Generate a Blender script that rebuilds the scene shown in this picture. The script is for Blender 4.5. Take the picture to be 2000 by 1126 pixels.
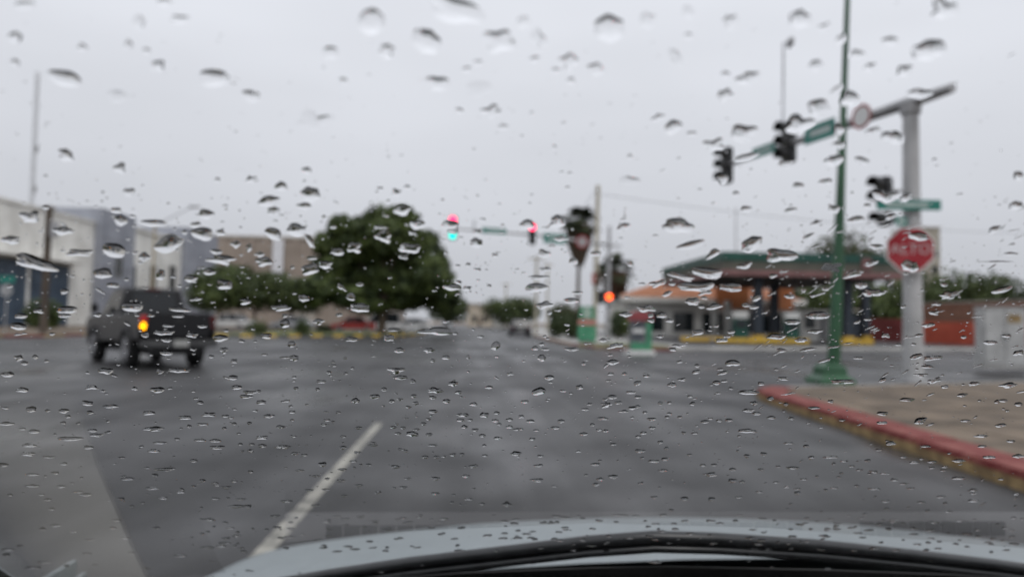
import bpy, bmesh, math, random
import numpy as np
from mathutils import Vector, Matrix
R = math.radians
scene = bpy.context.scene
col = scene.collection
for o in list(bpy.data.objects):
    bpy.data.objects.remove(o)
random.seed(7)
rng = np.random.default_rng(11)

# ------------------------------------------------------------------ camera, sky, sun, exposure
CAM_H = 1.25                       # the phone is held behind the windscreen of a saloon car
KPX = 1350.0                       # focal length in pixels of a 2000 x 1126 picture
YAW, PITCH, ROLL = R(2.667), R(2.76), R(1.0)
CAM_ROT = Matrix.Rotation(-YAW, 3, 'Z') @ Matrix.Rotation(R(90) + PITCH, 3, 'X') @ Matrix.Rotation(ROLL, 3, 'Z')
CAM_POS = Vector((0, 0, CAM_H))
cd = bpy.data.cameras.new('camera'); cam = bpy.data.objects.new('camera', cd); col.objects.link(cam)
cam.location = CAM_POS; cam.rotation_euler = CAM_ROT.to_euler()
cd.sensor_width = 36.0; cd.lens = 36.0 * KPX / 2000.0
cd.clip_start = 0.01; cd.clip_end = 3000
cd.dof.use_dof = True; cd.dof.focus_distance = 0.37; cd.dof.aperture_fstop = 6.3
scene.camera = cam

world = bpy.data.worlds.new('World'); scene.world = world; world.use_nodes = True
SUN_EL, SUN_AZ = R(58), R(150)
wn, wl = world.node_tree.nodes, world.node_tree.links
bg = wn['Background']
sky = wn.new('ShaderNodeTexSky'); sky.sky_type = 'NISHITA'; sky.sun_disc = False
sky.sun_elevation = SUN_EL; sky.sun_rotation = SUN_AZ; sky.dust_density = 6
hsv = wn.new('ShaderNodeHueSaturation'); hsv.inputs['Saturation'].default_value = 0.25
wl.new(sky.outputs[0], hsv.inputs['Color'])
tc = wn.new('ShaderNodeTexCoord'); sep = wn.new('ShaderNodeSeparateXYZ'); wl.new(tc.outputs['Generated'], sep.inputs[0])
mr = wn.new('ShaderNodeMapRange'); mr.inputs[1].default_value = 0.0; mr.inputs[2].default_value = 1.0
mr.inputs[3].default_value = 5.45; mr.inputs[4].default_value = 12.0   # an overcast sky is brightest overhead
wl.new(sep.outputs[2], mr.inputs[0])
mp = wn.new('ShaderNodeMapping'); mp.inputs['Scale'].default_value = (1.0, 1.0, 3.2); wl.new(tc.outputs['Generated'], mp.inputs[0])
nz = wn.new('ShaderNodeTexNoise'); nz.inputs['Scale'].default_value = 1.6; nz.inputs['Detail'].default_value = 3.0
wl.new(mp.outputs[0], nz.inputs['Vector'])
mr2 = wn.new('ShaderNodeMapRange'); mr2.inputs[1].default_value = 0.3; mr2.inputs[2].default_value = 0.7
mr2.inputs[3].default_value = 0.93; mr2.inputs[4].default_value = 1.06
wl.new(nz.outputs[0], mr2.inputs[0])
mu = wn.new('ShaderNodeMath'); mu.operation = 'MULTIPLY'; wl.new(mr.outputs[0], mu.inputs[0]); wl.new(mr2.outputs[0], mu.inputs[1])
cr = wn.new('ShaderNodeVectorMath'); cr.operation = 'SCALE'; cr.inputs[0].default_value = (0.955, 0.985, 1.06)
wl.new(mu.outputs[0], cr.inputs['Scale'])
mx = wn.new('ShaderNodeMixRGB'); mx.inputs[0].default_value = 0.96
wl.new(hsv.outputs[0], mx.inputs[1]); wl.new(cr.outputs[0], mx.inputs[2])
wl.new(mx.outputs[0], bg.inputs['Color']); bg.inputs['Strength'].default_value = 0.1

sl = bpy.data.lights.new('sun', 'SUN'); sl.energy = 0.9; sl.angle = R(25); sl.color = (1.0, 0.97, 0.93)
so = bpy.data.objects.new('sun', sl); col.objects.link(so)
so.rotation_euler = (R(90) - SUN_EL, 0, R(180) - SUN_AZ); so.location = (0, -10, 60)
vs = scene.view_settings
vs.view_transform = 'Standard'; vs.look = 'None'; vs.exposure = 0.0; vs.gamma = 1.0; vs.use_curve_mapping = False
scene.render.engine = 'CYCLES'
cy = scene.cycles
cy.use_denoising = True; cy.max_bounces = 10; cy.transmission_bounces = 8; cy.transparent_max_bounces = 16
cy.caustics_reflective = False; cy.caustics_refractive = False; cy.sample_clamp_indirect = 6.0

def ray(px, py):
    d = CAM_ROT @ Vector(((px - 1000) / KPX, -(py - 563) / KPX, -1.0))
    return d.normalized()
def at(px, py, Y):
    d = ray(px, py); return CAM_POS + d * (Y / d.y)
def ground(px, py, z=0.0):
    d = ray(px, py); return CAM_POS + d * ((z - CAM_H) / d.z)

# ------------------------------------------------------------------ materials
_mats = {}
def mat(name, c, rough=0.6, metal=0.0, var=0.15, scale=3.0, bump=0.0, bscale=40.0, c2=None, emit=None, spec=0.5, stretch=(1, 1, 1)):
    if name in _mats: return _mats[name]
    m = bpy.data.materials.new(name); m.use_nodes = True; _mats[name] = m
    n, l = m.node_tree.nodes, m.node_tree.links
    b = n['Principled BSDF']
    t = n.new('ShaderNodeTexCoord'); mpn = n.new('ShaderNodeMapping'); mpn.inputs['Scale'].default_value = stretch
    l.new(t.outputs['Object'], mpn.inputs[0])
    no = n.new('ShaderNodeTexNoise'); no.inputs['Scale'].default_value = scale; no.inputs['Detail'].default_value = 5
    l.new(mpn.outputs[0], no.inputs['Vector'])
    mxn = n.new('ShaderNodeMixRGB')
    a = c if c2 is None else c
    mxn.inputs[1].default_value = tuple(min(1, x * (1 - var)) for x in a) + (1,)
    mxn.inputs[2].default_value = (tuple(min(1, x * (1 + var)) for x in c) if c2 is None else tuple(c2)) + (1,)
    rmp = n.new('ShaderNodeMapRange'); rmp.inputs[1].default_value = 0.35; rmp.inputs[2].default_value = 0.65
    l.new(no.outputs[0], rmp.inputs[0]); l.new(rmp.outputs[0], mxn.inputs[0])
    l.new(mxn.outputs[0], b.inputs['Base Color'])
    b.inputs['Roughness'].default_value = rough; b.inputs['Metallic'].default_value = metal
    b.inputs['Specular IOR Level'].default_value = spec
    if bump:
        n2 = n.new('ShaderNodeTexNoise'); n2.inputs['Scale'].default_value = bscale; l.new(t.outputs['Object'], n2.inputs['Vector'])
        bp = n.new('ShaderNodeBump'); bp.inputs['Strength'].default_value = bump; bp.inputs['Distance'].default_value = 0.02
        l.new(n2.outputs[0], bp.inputs['Height']); l.new(bp.outputs[0], b.inputs['Normal'])
    if emit:
        b.inputs['Emission Color'].default_value = tuple(emit[0]) + (1,); b.inputs['Emission Strength'].default_value = emit[1]
    return m

def road_material():
    m = bpy.data.materials.new('wet_asphalt'); m.use_nodes = True; _mats['wet_asphalt'] = m
    n, l = m.node_tree.nodes, m.node_tree.links; b = n['Principled BSDF']
    t = n.new('ShaderNodeTexCoord')
    def noise(scale, detail, stretch=(1, 1, 1)):
        q = n.new('ShaderNodeMapping'); q.inputs['Scale'].default_value = stretch; l.new(t.outputs['Object'], q.inputs[0])
        o = n.new('ShaderNodeTexNoise'); o.inputs['Scale'].default_value = scale; o.inputs['Detail'].default_value = detail
        l.new(q.outputs[0], o.inputs['Vector']); return o.outputs[0]
    def rng_(src, a, b_, c, d):
        r = n.new('ShaderNodeMapRange'); r.inputs[1].default_value = a; r.inputs[2].default_value = b_
        r.inputs[3].default_value = c; r.inputs[4].default_value = d; l.new(src, r.inputs[0]); return r.outputs[0]
    big = noise(0.16, 4, (0.8, 1.05, 1)); tracks = noise(1.5, 4, (1.0, 0.05, 1)); fine = noise(60, 2); mott = noise(0.9, 6)
    mx1 = n.new('ShaderNodeMixRGB'); mx1.inputs[1].default_value = (0.023, 0.023, 0.024, 1); mx1.inputs[2].default_value = (0.052, 0.052, 0.052, 1)
    l.new(rng_(big, 0.35, 0.65, 0, 1), mx1.inputs[0])
    mx2 = n.new('ShaderNodeMixRGB'); mx2.blend_type = 'MULTIPLY'; mx2.inputs[0].default_value = 1.0
    l.new(mx1.outputs[0], mx2.inputs[1])
    cmb = n.new('ShaderNodeCombineXYZ'); tv0 = rng_(tracks, 0.3, 0.7, 0.78, 1.22); mv = rng_(mott, 0.35, 0.65, 0.5, 1.35); mm = n.new('ShaderNodeMath'); mm.operation = 'MULTIPLY'; l.new(tv0, mm.inputs[0]); l.new(mv, mm.inputs[1]); tv = mm.outputs[0]
    for i in range(3): l.new(tv, cmb.inputs[i])
    l.new(cmb.outputs[0], mx2.inputs[2]); l.new(mx2.outputs[0], b.inputs['Base Color'])
    add = n.new('ShaderNodeMath'); add.operation = 'ADD'
    l.new(rng_(big, 0.35, 0.65, 0.60, 0.34), add.inputs[0]); l.new(rng_(tracks, 0.3, 0.7, 0.07, -0.07), add.inputs[1])
    wet = n.new('ShaderNodeMath'); wet.operation = 'ADD'; l.new(add.outputs[0], wet.inputs[0]); l.new(rng_(noise(0.42, 4, (1.0, 0.55, 1)), 0.50, 0.62, 0.03, -0.20), wet.inputs[1]); l.new(wet.outputs[0], b.inputs['Roughness']); b.inputs['Specular IOR Level'].default_value = 0.35
    bp = n.new('ShaderNodeBump'); bp.inputs['Strength'].default_value = 0.35; bp.inputs['Distance'].default_value = 0.006
    l.new(fine, bp.inputs['Height']); l.new(bp.outputs[0], b.inputs['Normal'])
    return m

# ------------------------------------------------------------------ mesh helpers
class MB:
    def __init__(s): s.v, s.f, s.sm = [], [], []
    def add(s, vs_, fs, smooth=False):
        k = len(s.v); s.v += [tuple(p) for p in vs_]; s.f += [tuple(i + k for i in f) for f in fs]; s.sm += [smooth] * len(fs); return s
    def box(s, x0, x1, y0, y1, z0, z1):
        return s.add([(x0,y0,z0),(x1,y0,z0),(x1,y1,z0),(x0,y1,z0),(x0,y0,z1),(x1,y0,z1),(x1,y1,z1),(x0,y1,z1)],
                     [(3,2,1,0),(4,5,6,7),(0,1,5,4),(1,2,6,5),(2,3,7,6),(3,0,4,7)])
    def bbox(s, x0, x1, y0, y1, z0, z1, b=0.02):      # a box with chamfered edges
        bm = bmesh.new(); bmesh.ops.create_cube(bm, size=1)
        for v in bm.verts: v.co = Vector(((x0+x1)/2 + v.co.x*(x1-x0), (y0+y1)/2 + v.co.y*(y1-y0), (z0+z1)/2 + v.co.z*(z1-z0)))
        bmesh.ops.bevel(bm, geom=list(bm.edges), offset=min(b, (x1-x0)*.45, (y1-y0)*.45, (z1-z0)*.45), segments=2, affect='EDGES')
        bm.verts.index_update(); s.add([v.co for v in bm.verts], [[v.index for v in f.verts] for f in bm.faces]); bm.free(); return s
    def tube(s, pts, rad, n=10, cap=True):
        pts = [Vector(p) for p in pts]; m = len(pts)
        if not hasattr(rad, '__len__'): rad = [rad] * m
        vs_, fs = [], []
        up = None
        for i, p in enumerate(pts):
            t = (pts[min(i+1, m-1)] - pts[max(i-1, 0)]).normalized()
            if up is None: up = Vector((1,0,0)) if abs(t.x) < .9 else Vector((0,1,0))
            a = (up - t * up.dot(t)).normalized(); bb = t.cross(a); up = a
            for k in range(n):
                q = 2*math.pi*k/n; vs_.append(p + (a*math.cos(q) + bb*math.sin(q)) * rad[i])
        for i in range(m-1):
            for k in range(n):
                k2 = (k+1) % n; fs.append((i*n+k, i*n+k2, (i+1)*n+k2, (i+1)*n+k))
        s.add(vs_, fs, True)
        if cap: s.add([vs_[k] for k in range(n)], [tuple(range(n-1,-1,-1))]); s.add([vs_[(m-1)*n+k] for k in range(n)], [tuple(range(n))])
        return s
    def prism(s, poly, a0, a1, axis='z'):
        # poly: 2D outline, counter-clockwise; extruded along an axis ('z': (x,y), 'x': (y,z), 'y': (x,z))
        def P(u, w, a): return {'z': (u,w,a), 'x': (a,u,w), 'y': (u,a,w)}[axis]
        n = len(poly); vs_ = [P(u,w,a0) for u,w in poly] + [P(u,w,a1) for u,w in poly]
        fs = [tuple(range(n-1,-1,-1)), tuple(range(n,2*n))] + [(k,(k+1)%n,n+(k+1)%n,n+k) for k in range(n)]
        return s.add(vs_, fs)
    def disc(s, c, nrm, r, t, n=24):
        c = Vector(c); nrm = Vector(nrm).normalized(); return s.tube([c - nrm*t/2, c + nrm*t/2], r, n)
    def loft(s, secs, smooth=True, cap=True):
        n = len(secs[0]); vs_ = [p for q in secs for p in q]; fs = []
        for i in range(len(secs)-1):
            for k in range(n):
                k2 = (k+1) % n; fs.append((i*n+k, i*n+k2, (i+1)*n+k2, (i+1)*n+k))
        s.add(vs_, fs, smooth)
        if cap: s.add(secs[0], [tuple(range(n-1,-1,-1))]); s.add(secs[-1], [tuple(range(n))])
        return s
def build(name, mb, m, parent=None, loc=None, fix=True):
    me = bpy.data.meshes.new(name); me.from_pydata(mb.v, [], mb.f)
    me.polygons.foreach_set('use_smooth', mb.sm)
    if fix:
        bm = bmesh.new(); bm.from_mesh(me); bmesh.ops.recalc_face_normals(bm, faces=bm.faces); bm.to_mesh(me); bm.free()
    me.materials.append(m); me.update()
    o = bpy.data.objects.new(name, me); col.objects.link(o)
    if parent: o.parent = parent
    if loc is not None: o.location = loc
    return o
def empty(name, loc=(0,0,0), rz=0.0):
    o = bpy.data.objects.new(name, None); col.objects.link(o); o.location = loc; o.rotation_euler = (0,0,rz); o.empty_display_size = .2
    return o
def tag(o, label=None, cat=None, group=None, kind=None):
    if label: o['label'] = label
    if cat: o['category'] = cat
    if group: o['group'] = group
    if kind: o['kind'] = kind
    return o
def copy_tree(o, parent=None):
    c = o.copy(); col.objects.link(c); c.parent = parent
    for ch in list(o.children): copy_tree(ch, c)
    return c
def text(name, body, size, m, parent, M):
    cu = bpy.data.curves.new(name, 'FONT'); cu.body = body; cu.size = size; cu.align_x = 'CENTER'; cu.align_y = 'CENTER'; cu.extrude = .002
    cu.materials.append(m); tmp = bpy.data.objects.new('tmp', cu); col.objects.link(tmp); bpy.context.view_layer.update()
    me = bpy.data.meshes.new_from_object(tmp.evaluated_get(bpy.context.evaluated_depsgraph_get())); bpy.data.objects.remove(tmp); bpy.data.curves.remove(cu)
    me.materials.clear(); me.materials.append(m); me.name = name
    o = bpy.data.objects.new(name, me); col.objects.link(o); o.parent = parent; o.matrix_local = M
    return o

# ------------------------------------------------------------------ the setting
asphalt = road_material()
M_soil = mat('wet_soil', (0.17, 0.13, 0.10), 0.75, c2=(0.24, 0.19, 0.14), scale=.8, bump=.5, bscale=8)
M_pave = mat('worn_concrete', (0.085, 0.068, 0.052), 0.8, c2=(0.195, 0.152, 0.112), scale=1.3, spec=.25, bump=.3, bscale=30)
M_paver = mat('grey_concrete', (0.30, 0.295, 0.28), 0.55, c2=(0.42, 0.41, 0.39), scale=.6)
M_grass = mat('short_grass', (0.07, 0.10, 0.03), 0.9, c2=(0.14, 0.15, 0.05), scale=1.5, bump=1.0, bscale=30)
M_lane = mat('worn_white_paint', (0.12, 0.117, 0.10), 0.5, c2=(0.34, 0.325, 0.28), scale=9)
M_red = mat('red_kerb_paint', (0.17, 0.028, 0.028), 0.75, c2=(0.24, 0.085, 0.07), scale=7, spec=.25)
M_yel = mat('yellow_kerb_paint', (0.62, 0.38, 0.04), 0.5, c2=(0.72, 0.48, 0.08), scale=4)
M_ochre = mat('faded_yellow_kerb', (0.22, 0.15, 0.08), 0.75, c2=(0.38, 0.27, 0.13), scale=6, spec=.25)
M_dark = mat('dark_kerb', (0.06, 0.06, 0.055), 0.6, scale=4)

tag(build('ground', MB().add([(-1500,-1500,-.012),(1500,-1500,-.012),(1500,1500,-.012),(-1500,1500,-.012)], [(0,1,2,3)]), M_soil), kind='structure')
road = tag(build('road', MB().add([(-90,-30,0),(90,-30,0),(90,230,0),(-90,230,0)], [(0,1,2,3)]), asphalt), kind='structure')

def slab(name, poly, m, z=0.13, label=None):
    return tag(build(name, MB().prism(poly, -.01, z), m), kind='structure')
def kerb(name, pts, mats, seg=1.0, w=.16, h=.145, closed=False, low=None):
    """a line of kerb stones along pts (2D), each stone a piece of its own"""
    root = tag(empty(name, (pts[0][0], pts[0][1], 0)), kind='structure'); o0 = Vector((pts[0][0], pts[0][1]))
    P = [Vector(p) for p in pts]; 
    if closed: P.append(P[0])
    k = 0
    for a, b in zip(P[:-1], P[1:]):
        L = (b-a).length; n = max(1, round(L/seg)); d = (b-a)/L; ang = math.atan2(d.y, d.x)
        for i in range(n):
            l = L/n; mb = MB().bbox(.006, l-.006, -w/2, w/2, -.01, h, .022)
            hgt = random.uniform(-.006, .006)
            st = build('kerb_stone', mb, mats[k % len(mats)], root); c = a + d*(l*i) - o0
            st.location = (c.x, c.y, hgt); st.rotation_euler = (0, 0, ang + random.uniform(-.004, .004))
            if low:
                ft = build('lower_face', MB().box(.008, l-.008, -w/2-.003, w/2+.003, -.009, h*.62), low, st)
            k += 1
    return root

# near corner on the right, with its red kerb
K0, K1 = ground(2000, 948), ground(1508, 784)
kd = (K1 - K0).normalized(); Km = K0 - kd * 6
cx, cy_ = K1.x, K1.y
ckb = [(cx + .22, cy_ + .75), (cx + .75, cy_ + 1.25)]
near = [(Km.x, Km.y), (cx, cy_), ckb[0], ckb[1], (cx + 28, cy_ + 1.25 + 27.2 * .33), (cx + 28, Km.y)]
pave_near = slab('near_corner_pavement', near, M_pave)
kerb('near_corner_kerb', [(Km.x + .08, Km.y), (cx + .08, cy_), (ckb[0][0] + .05, ckb[0][1] - .05), (ckb[1][0], ckb[1][1] - .06)], [M_red], .95, w=.46, h=.155, low=M_ochre)
kerb('cross_street_kerb', [(ckb[1][0] + .06, ckb[1][1] + .05), (cx + 17, cy_ + 1.29 + 16.2 * .33)], [M_paver], 1.4)
for i in range(6):                 # paving slabs, each standing a few millimetres proud of the bed
    for j in range(9):
        x0 = K0.x + 1.1 + i*1.5; y0 = .5 + j*1.5
        if y0 + 1.47 < cy_ + .4 + (x0 - cx - .75) * .33 - .2:
            p = build('paving_slab', MB().bbox(0, 1.485, 0, 1.485, .10, .134 + random.uniform(0, .003), .006), M_pave, pave_near)
            p.location = (x0, y0, 0)

# far left block, the planted island in the middle, the petrol station corner
slab('far_left_pavement', [(-90,32.5),(-24,36.2),(-22.8,37.4),(-22.8,190),(-90,190)], M_pave)
kerb('far_left_kerb', [(-55,34.43),(-24,36.17),(-22.75,37.38),(-22.75,60)], [M_ochre, M_red], 1.8)
isl = [(-17.5,44.6),(-16.2,43.2),(-8.8,49.2),(-6.2,52.6),(-5.3,56),(-5.1,66),(-17.5,66)]
slab('planted_island', isl, M_grass, .12)
kerb('island_kerb', isl, [M_yel, M_dark], .8, closed=True)
stn = [(4.9,150),(4.9,45),(5.1,37.5),(5.8,34.4),(7.2,32.7),(9.2,32.6),(48,45.4),(48,150)]
slab('station_corner_pavement', stn, M_paver)
kerb('station_corner_kerb', [(4.88,62),(4.88,45),(5.08,37.5),(5.78,34.38),(7.18,32.66),(9.2,32.56)], [M_ochre, M_red], 1.0)
tag(build('station_forecourt', MB().add([(11,35.6,.134),(48,47.8,.134),(48,92,.134),(11,92,.134)], [(0,1,2,3)]), asphalt), kind='structure')
tag(build('station_verge', MB().prism([(5.5,38.2),(6.2,35.0),(7.4,33.5),(9.2,33.4),(9.9,35.5),(9.6,40)], .10, .16), M_grass), kind='structure')

# painted lane lines (parts of the road)
def stripe(p0, p1, w, name='lane_line'):
    p0, p1 = Vector((p0[0], p0[1], 0)), Vector((p1[0], p1[1], 0)); d = (p1-p0).normalized(); s_ = Vector((d.y, -d.x, 0)) * w/2
    q = [p0-s_, p0+s_, p1+s_, p1-s_]
    return build(name, MB().add([(v.x, v.y, .004) for v in q], [(0,1,2,3)]), M_lane, road)
la, lb = ground(741, 826), ground(540, 1050)
stripe(lb + (lb - la).normalized() * .35, la, .10)
for y0 in (52, 61, 70, 79, 88): stripe((.1, y0), (.1, y0 + 4), .12)
# ------------------------------------------------------------------ trees and plants
M_bark = mat('bark', (0.10, 0.075, 0.055), 0.9, scale=6, bump=.8, bscale=18)
def leafmat(name, a, b):
    return mat(name, a, 0.6, c2=b, scale=.9, spec=.3)
M_leaf1 = leafmat('leaves_dark', (0.028, 0.046, 0.018), (0.118, 0.155, 0.046))
M_leaf2 = leafmat('leaves_mid', (0.035, 0.055, 0.02), (0.085, 0.11, 0.035))
M_leaf3 = leafmat('leaves_olive', (0.055, 0.065, 0.03), (0.10, 0.11, 0.05))
M_frond = leafmat('palm_frond', (0.035, 0.05, 0.025), (0.07, 0.085, 0.04))
M_dead = mat('dead_frond', (0.11, 0.08, 0.055), 0.9, scale=3)

def leaf_cloud(lobes, n, size):
    """n leaf-clump quads spread through and over the lobes (centre, radii)"""
    lob = np.array([[*c, *r] for c, r in lobes]); w = (lob[:,3]*lob[:,4]*lob[:,5])**.67; w /= w.sum()
    k = rng.choice(len(lob), n, p=w); d = rng.normal(size=(n,3)); d /= np.linalg.norm(d, axis=1)[:,None]
    rad = rng.uniform(.45, 1.0, n)**.45 * rng.uniform(.92, 1.08, n)
    bumpy = 1 + .13*np.sin(d[:,0]*7 + k)*np.sin(d[:,1]*6 + 2*k) + .1*np.sin(d[:,2]*9 + k)
    c = lob[k,:3] + d*lob[k,3:]*(rad*bumpy)[:,None]
    nr = d + rng.normal(size=(n,3))*.55; nr /= np.linalg.norm(nr, axis=1)[:,None]
    t = np.cross(nr, rng.normal(size=(n,3))); t /= np.linalg.norm(t, axis=1)[:,None]; b = np.cross(nr, t)
    s = size*rng.uniform(.55, 1.25, n)[:,None]
    v = np.stack([c - t*s, c + b*s*.55 - nr*s*.1, c + t*s, c - b*s*.55 - nr*s*.1], 1).reshape(-1,3)
    return v, n
def quads(name, v, n, m, parent=None):
    me = bpy.data.meshes.new(name); me.vertices.add(4*n); me.vertices.foreach_set('co', v.astype(np.float32).ravel())
    me.loops.add(4*n); me.loops.foreach_set('vertex_index', np.arange(4*n, dtype=np.int32))
    me.polygons.add(n); me.polygons.foreach_set('loop_start', np.arange(n, dtype=np.int32)*4)
    me.update(calc_edges=True); me.materials.append(m)
    o = bpy.data.objects.new(name, me); col.objects.link(o); o.parent = parent; return o
def tree(name, loc, height, radius, label, m, n=5000, leaf=.22, base=.22, cat='tree', group=None, squash=1.0, lobes=9, seed=1, trunk=.16):
    rs = random.Random(seed); root = empty(name, loc)
    tag(root, label, cat, group)
    z0 = height*base; hz = (height - z0)/2
    L = [((0,0,z0+hz*.95), (radius*.62, radius*.62, hz*.85))]
    for i in range(lobes):
        q = 2*math.pi*i/lobes + rs.uniform(-.3,.3); rr = radius*rs.uniform(.48,.70)
        L.append(((math.cos(q)*radius*rs.uniform(.42,.6), math.sin(q)*radius*rs.uniform(.42,.6), z0 + hz*rs.uniform(.45,1.35)), (rr*.85, rr*.85, rr*.72*squash)))
    # keep inside the wanted outline
    L = [(c, (min(r[0], radius-math.hypot(c[0],c[1])*.98+.15*radius), min(r[1], radius-math.hypot(c[0],c[1])*.98+.15*radius), min(r[2], height-c[2], max(.2, c[2]-z0*.75)))) for c, r in L]
    v, k = leaf_cloud(L, n, leaf); quads('crown', v, k, m, root)
    tr = MB().tube([(0,0,-.05),(.05*radius*.3,.02,z0*.6),(.0,.05,z0+hz*.6)], [trunk*1.35, trunk, trunk*.6], 10)
    for i in range(5):
        c = L[1 + (i*2) % lobes][0]
        tr.tube([(0,.02,z0*.75), (c[0]*.45, c[1]*.45, z0 + (c[2]-z0)*.45), c], [trunk*.6, trunk*.4, trunk*.12], 7)
    build('trunk', tr, M_bark, root)
    return root
def shrub(name, loc, h, r, label, m, n=700, leaf=.09, group=None, seed=0):
    rs = random.Random(seed); root = empty(name, loc); tag(root, label, 'shrub', group)
    L = [((0,0,h*.5),(r*.8,r*.8,h*.5))] + [((rs.uniform(-.5,.5)*r, rs.uniform(-.5,.5)*r, h*rs.uniform(.3,.65)),(r*.5,r*.5,h*.35)) for _ in range(5)]
    v, k = leaf_cloud(L, n, leaf); quads('foliage', v, k, m, root)
    st = MB()
    for i in range(4): st.tube([(0,0,0),(rs.uniform(-.3,.3)*r, rs.uniform(-.3,.3)*r, h*.6)], [.03,.012], 6)
    build('stem', st, M_bark, root); return root
def palm(name, loc, h, label, skirt=True, seed=0, size=1.0):
    rs = random.Random(seed); root = empty(name, loc); tag(root, label, 'palm tree')
    tk = MB().tube([(0,0,-.05),(.02,0,h*.15),(.1,0,h*.55),(.12,.03,h*.93)], [.26,.19,.15,.16], 12)
    for i in range(int(h*3)):
        z = h*.03 + i*.33
        if z < h*.9: tk.tube([(.02+.08*min(1,z/h),0,z),(.02+.08*min(1,z/h),0,z+.05)], [.205-.03*z/h,.19-.03*z/h], 12, cap=False)
    build('trunk', tk, M_bark, root)
    top = Vector((.12,.03,h*.93)); cr = MB(); sk = MB()
    def frond(mb, az, el, L, w, drop):
        dirh = Vector((math.cos(az), math.sin(az), 0)); stem = []
        for t in (0,.35,.55,.8,1.0):
            e = el - drop*t*t; stem.append(top + dirh*(math.cos(e)*L*t) + Vector((0,0,math.sin(el)*L*t - drop*.45*L*t*t)))
        side = Vector((-dirh.y, dirh.x, 0)); mb.tube(stem[:3], [.025,.018,.012], 4)
        hub = stem[2]; fwd = (stem[-1]-stem[2]).normalized()
        nseg = 11
        for k in range(nseg):                  # a fan of separate leaflets
            q = (k/(nseg-1) - .5)*2.3; d = fwd*math.cos(q) + side*math.sin(q); ll = w*(1-.25*abs(q)) ; tip = hub + d*ll - Vector((0,0,ll*.22))
            s2 = (side*math.cos(q) - fwd*math.sin(q))*w*.085
            mb.add([hub, hub + d*ll*.5 + s2, tip, hub + d*ll*.5 - s2], [(0,1,2,3)])
    for i in range(56): frond(cr, rs.uniform(0, 6.283), rs.uniform(-.25, 1.5), 1.25*size*rs.uniform(.7,1.35), .95*size*rs.uniform(.7,1.2), rs.uniform(.2,1.0))
    for i in range(80):
        az = rs.uniform(0,6.283); z0 = rs.uniform(-.2, .1); d = Vector((math.cos(az), math.sin(az), 0)); L = rs.uniform(1.6, 3.3)*size
        p0 = top + Vector((0,0,z0-.2)) + d*.95*size; p1 = top + d*(.88*size) + Vector((0,0,-.45*L)); p2 = top + d*(.26*size) + Vector((0,0,-L)); s_ = Vector((-d.y,d.x,0))*.13
        sk.add([p0-s_*.5, p0+s_*.5, p1+s_*1.6, p2+s_*.5, p2-s_*.5, p1-s_*1.6], [(0,1,2,3,4,5)])
    build('crown', cr, M_frond, root, fix=False)
    if skirt: build('dead_frond_skirt', sk, M_dead, root, fix=False)
    return root

def gp(px, py): p = ground(px, py); return (p.x, p.y, 0)
def onY(px, Y): d = ray(px, 620); return (CAM_POS + d*(Y/d.y)).x
def zat(py, px, Y): return at(px, py, Y).z

def island_tree():
    Y = 58.0; k = Y/1350; root = tag(empty('large_tree', (onY(745, Y), Y, .1)), 'large dark green spreading tree standing on the planted island', 'tree')
    px = [(755,462,58,52),(700,478,52,44),(812,486,56,50),(672,446,30,26),(725,440,36,30),(790,436,34,28),(655,520,44,40),(735,540,70,50),(845,540,44,46),(790,560,60,40),(628,566,42,30),(690,578,56,26),(858,588,34,24),(640,480,26,24),(600,580,26,20),(880,575,22,24),(720,596,46,16),(780,590,50,16)]
    L = []
    for i, (u, v, r, hh) in enumerate(px):
        p = at(u, v, Y); L.append(((p.x-root.location.x, ((i*7) % 5 - 2)*.85, p.z-.1), (r*k*.95, r*k*1.0, hh*k*.95)))
    v, n = leaf_cloud(L, 38000, .25); quads('crown', v, n, M_leaf1, root)
    tr = MB().tube([(0,0,-.05),(.1,.05,1.2),(.15,0,3.2)], [.42,.32,.25], 12)
    for c, r in L[:12]: tr.tube([(.1,.02,1.5),(c[0]*.45,c[1]*.4,1.6+(c[2]-1.6)*.5),c], [.17,.11,.04], 7)
    build('trunk', tr, M_bark, root)
island_tree()
tree('small_tree', (onY(872, 92), 92, .1), zat(552, 872, 92), 2.9, 'smaller green tree behind the large island tree, beside the road', M_leaf2, n=3500, leaf=.24, base=.12, seed=8)
rowt = [(428, 86, 510, 4.2, 'first of the bushy street trees, beside the grey striped building'), (497, 88, 520, 4.4, 'second bushy street tree along from the grey striped building'), (568, 92, 535, 4.6, 'third bushy street tree, touching the large island tree')]
for i, (px, Y, py, r, lab) in enumerate(rowt):
    tree('street_tree', (onY(px, Y), Y, .1), zat(py, px, Y), r, lab, M_leaf1 if i != 1 else M_leaf2, n=6000, leaf=.26, base=.27, seed=20+i, group='street trees before the warehouse')
far = [(985, 128, 580, 4.0, M_leaf1, 'dark rounded tree at the far end of the road, beside the white house front'), (1022, 118, 577, 3.6, M_leaf2, 'leafy tree behind the parked black car')]
for i, (px, Y, py, r, m, lab) in enumerate(far):
    tree('roadside_tree', (onY(px, Y), Y, .1), zat(py, px, Y), r, lab, m, n=3000, leaf=.28, base=.12, seed=40+i, group='trees down the far road')
tree('roadside_tree', (onY(1100, 84), 84, .1), zat(588, 1100, 84), 2.2, 'low rounded tree behind the palm trunk', M_leaf3, n=2500, leaf=.22, base=.06, seed=44, group='trees down the far road')
tree('station_tree', (onY(1660, 92), 92, .1), zat(440, 1660, 92), 5.2, 'olive green tree rising behind the station canopy', M_leaf3, n=5000, leaf=.3, base=.3, seed=50)
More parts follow.
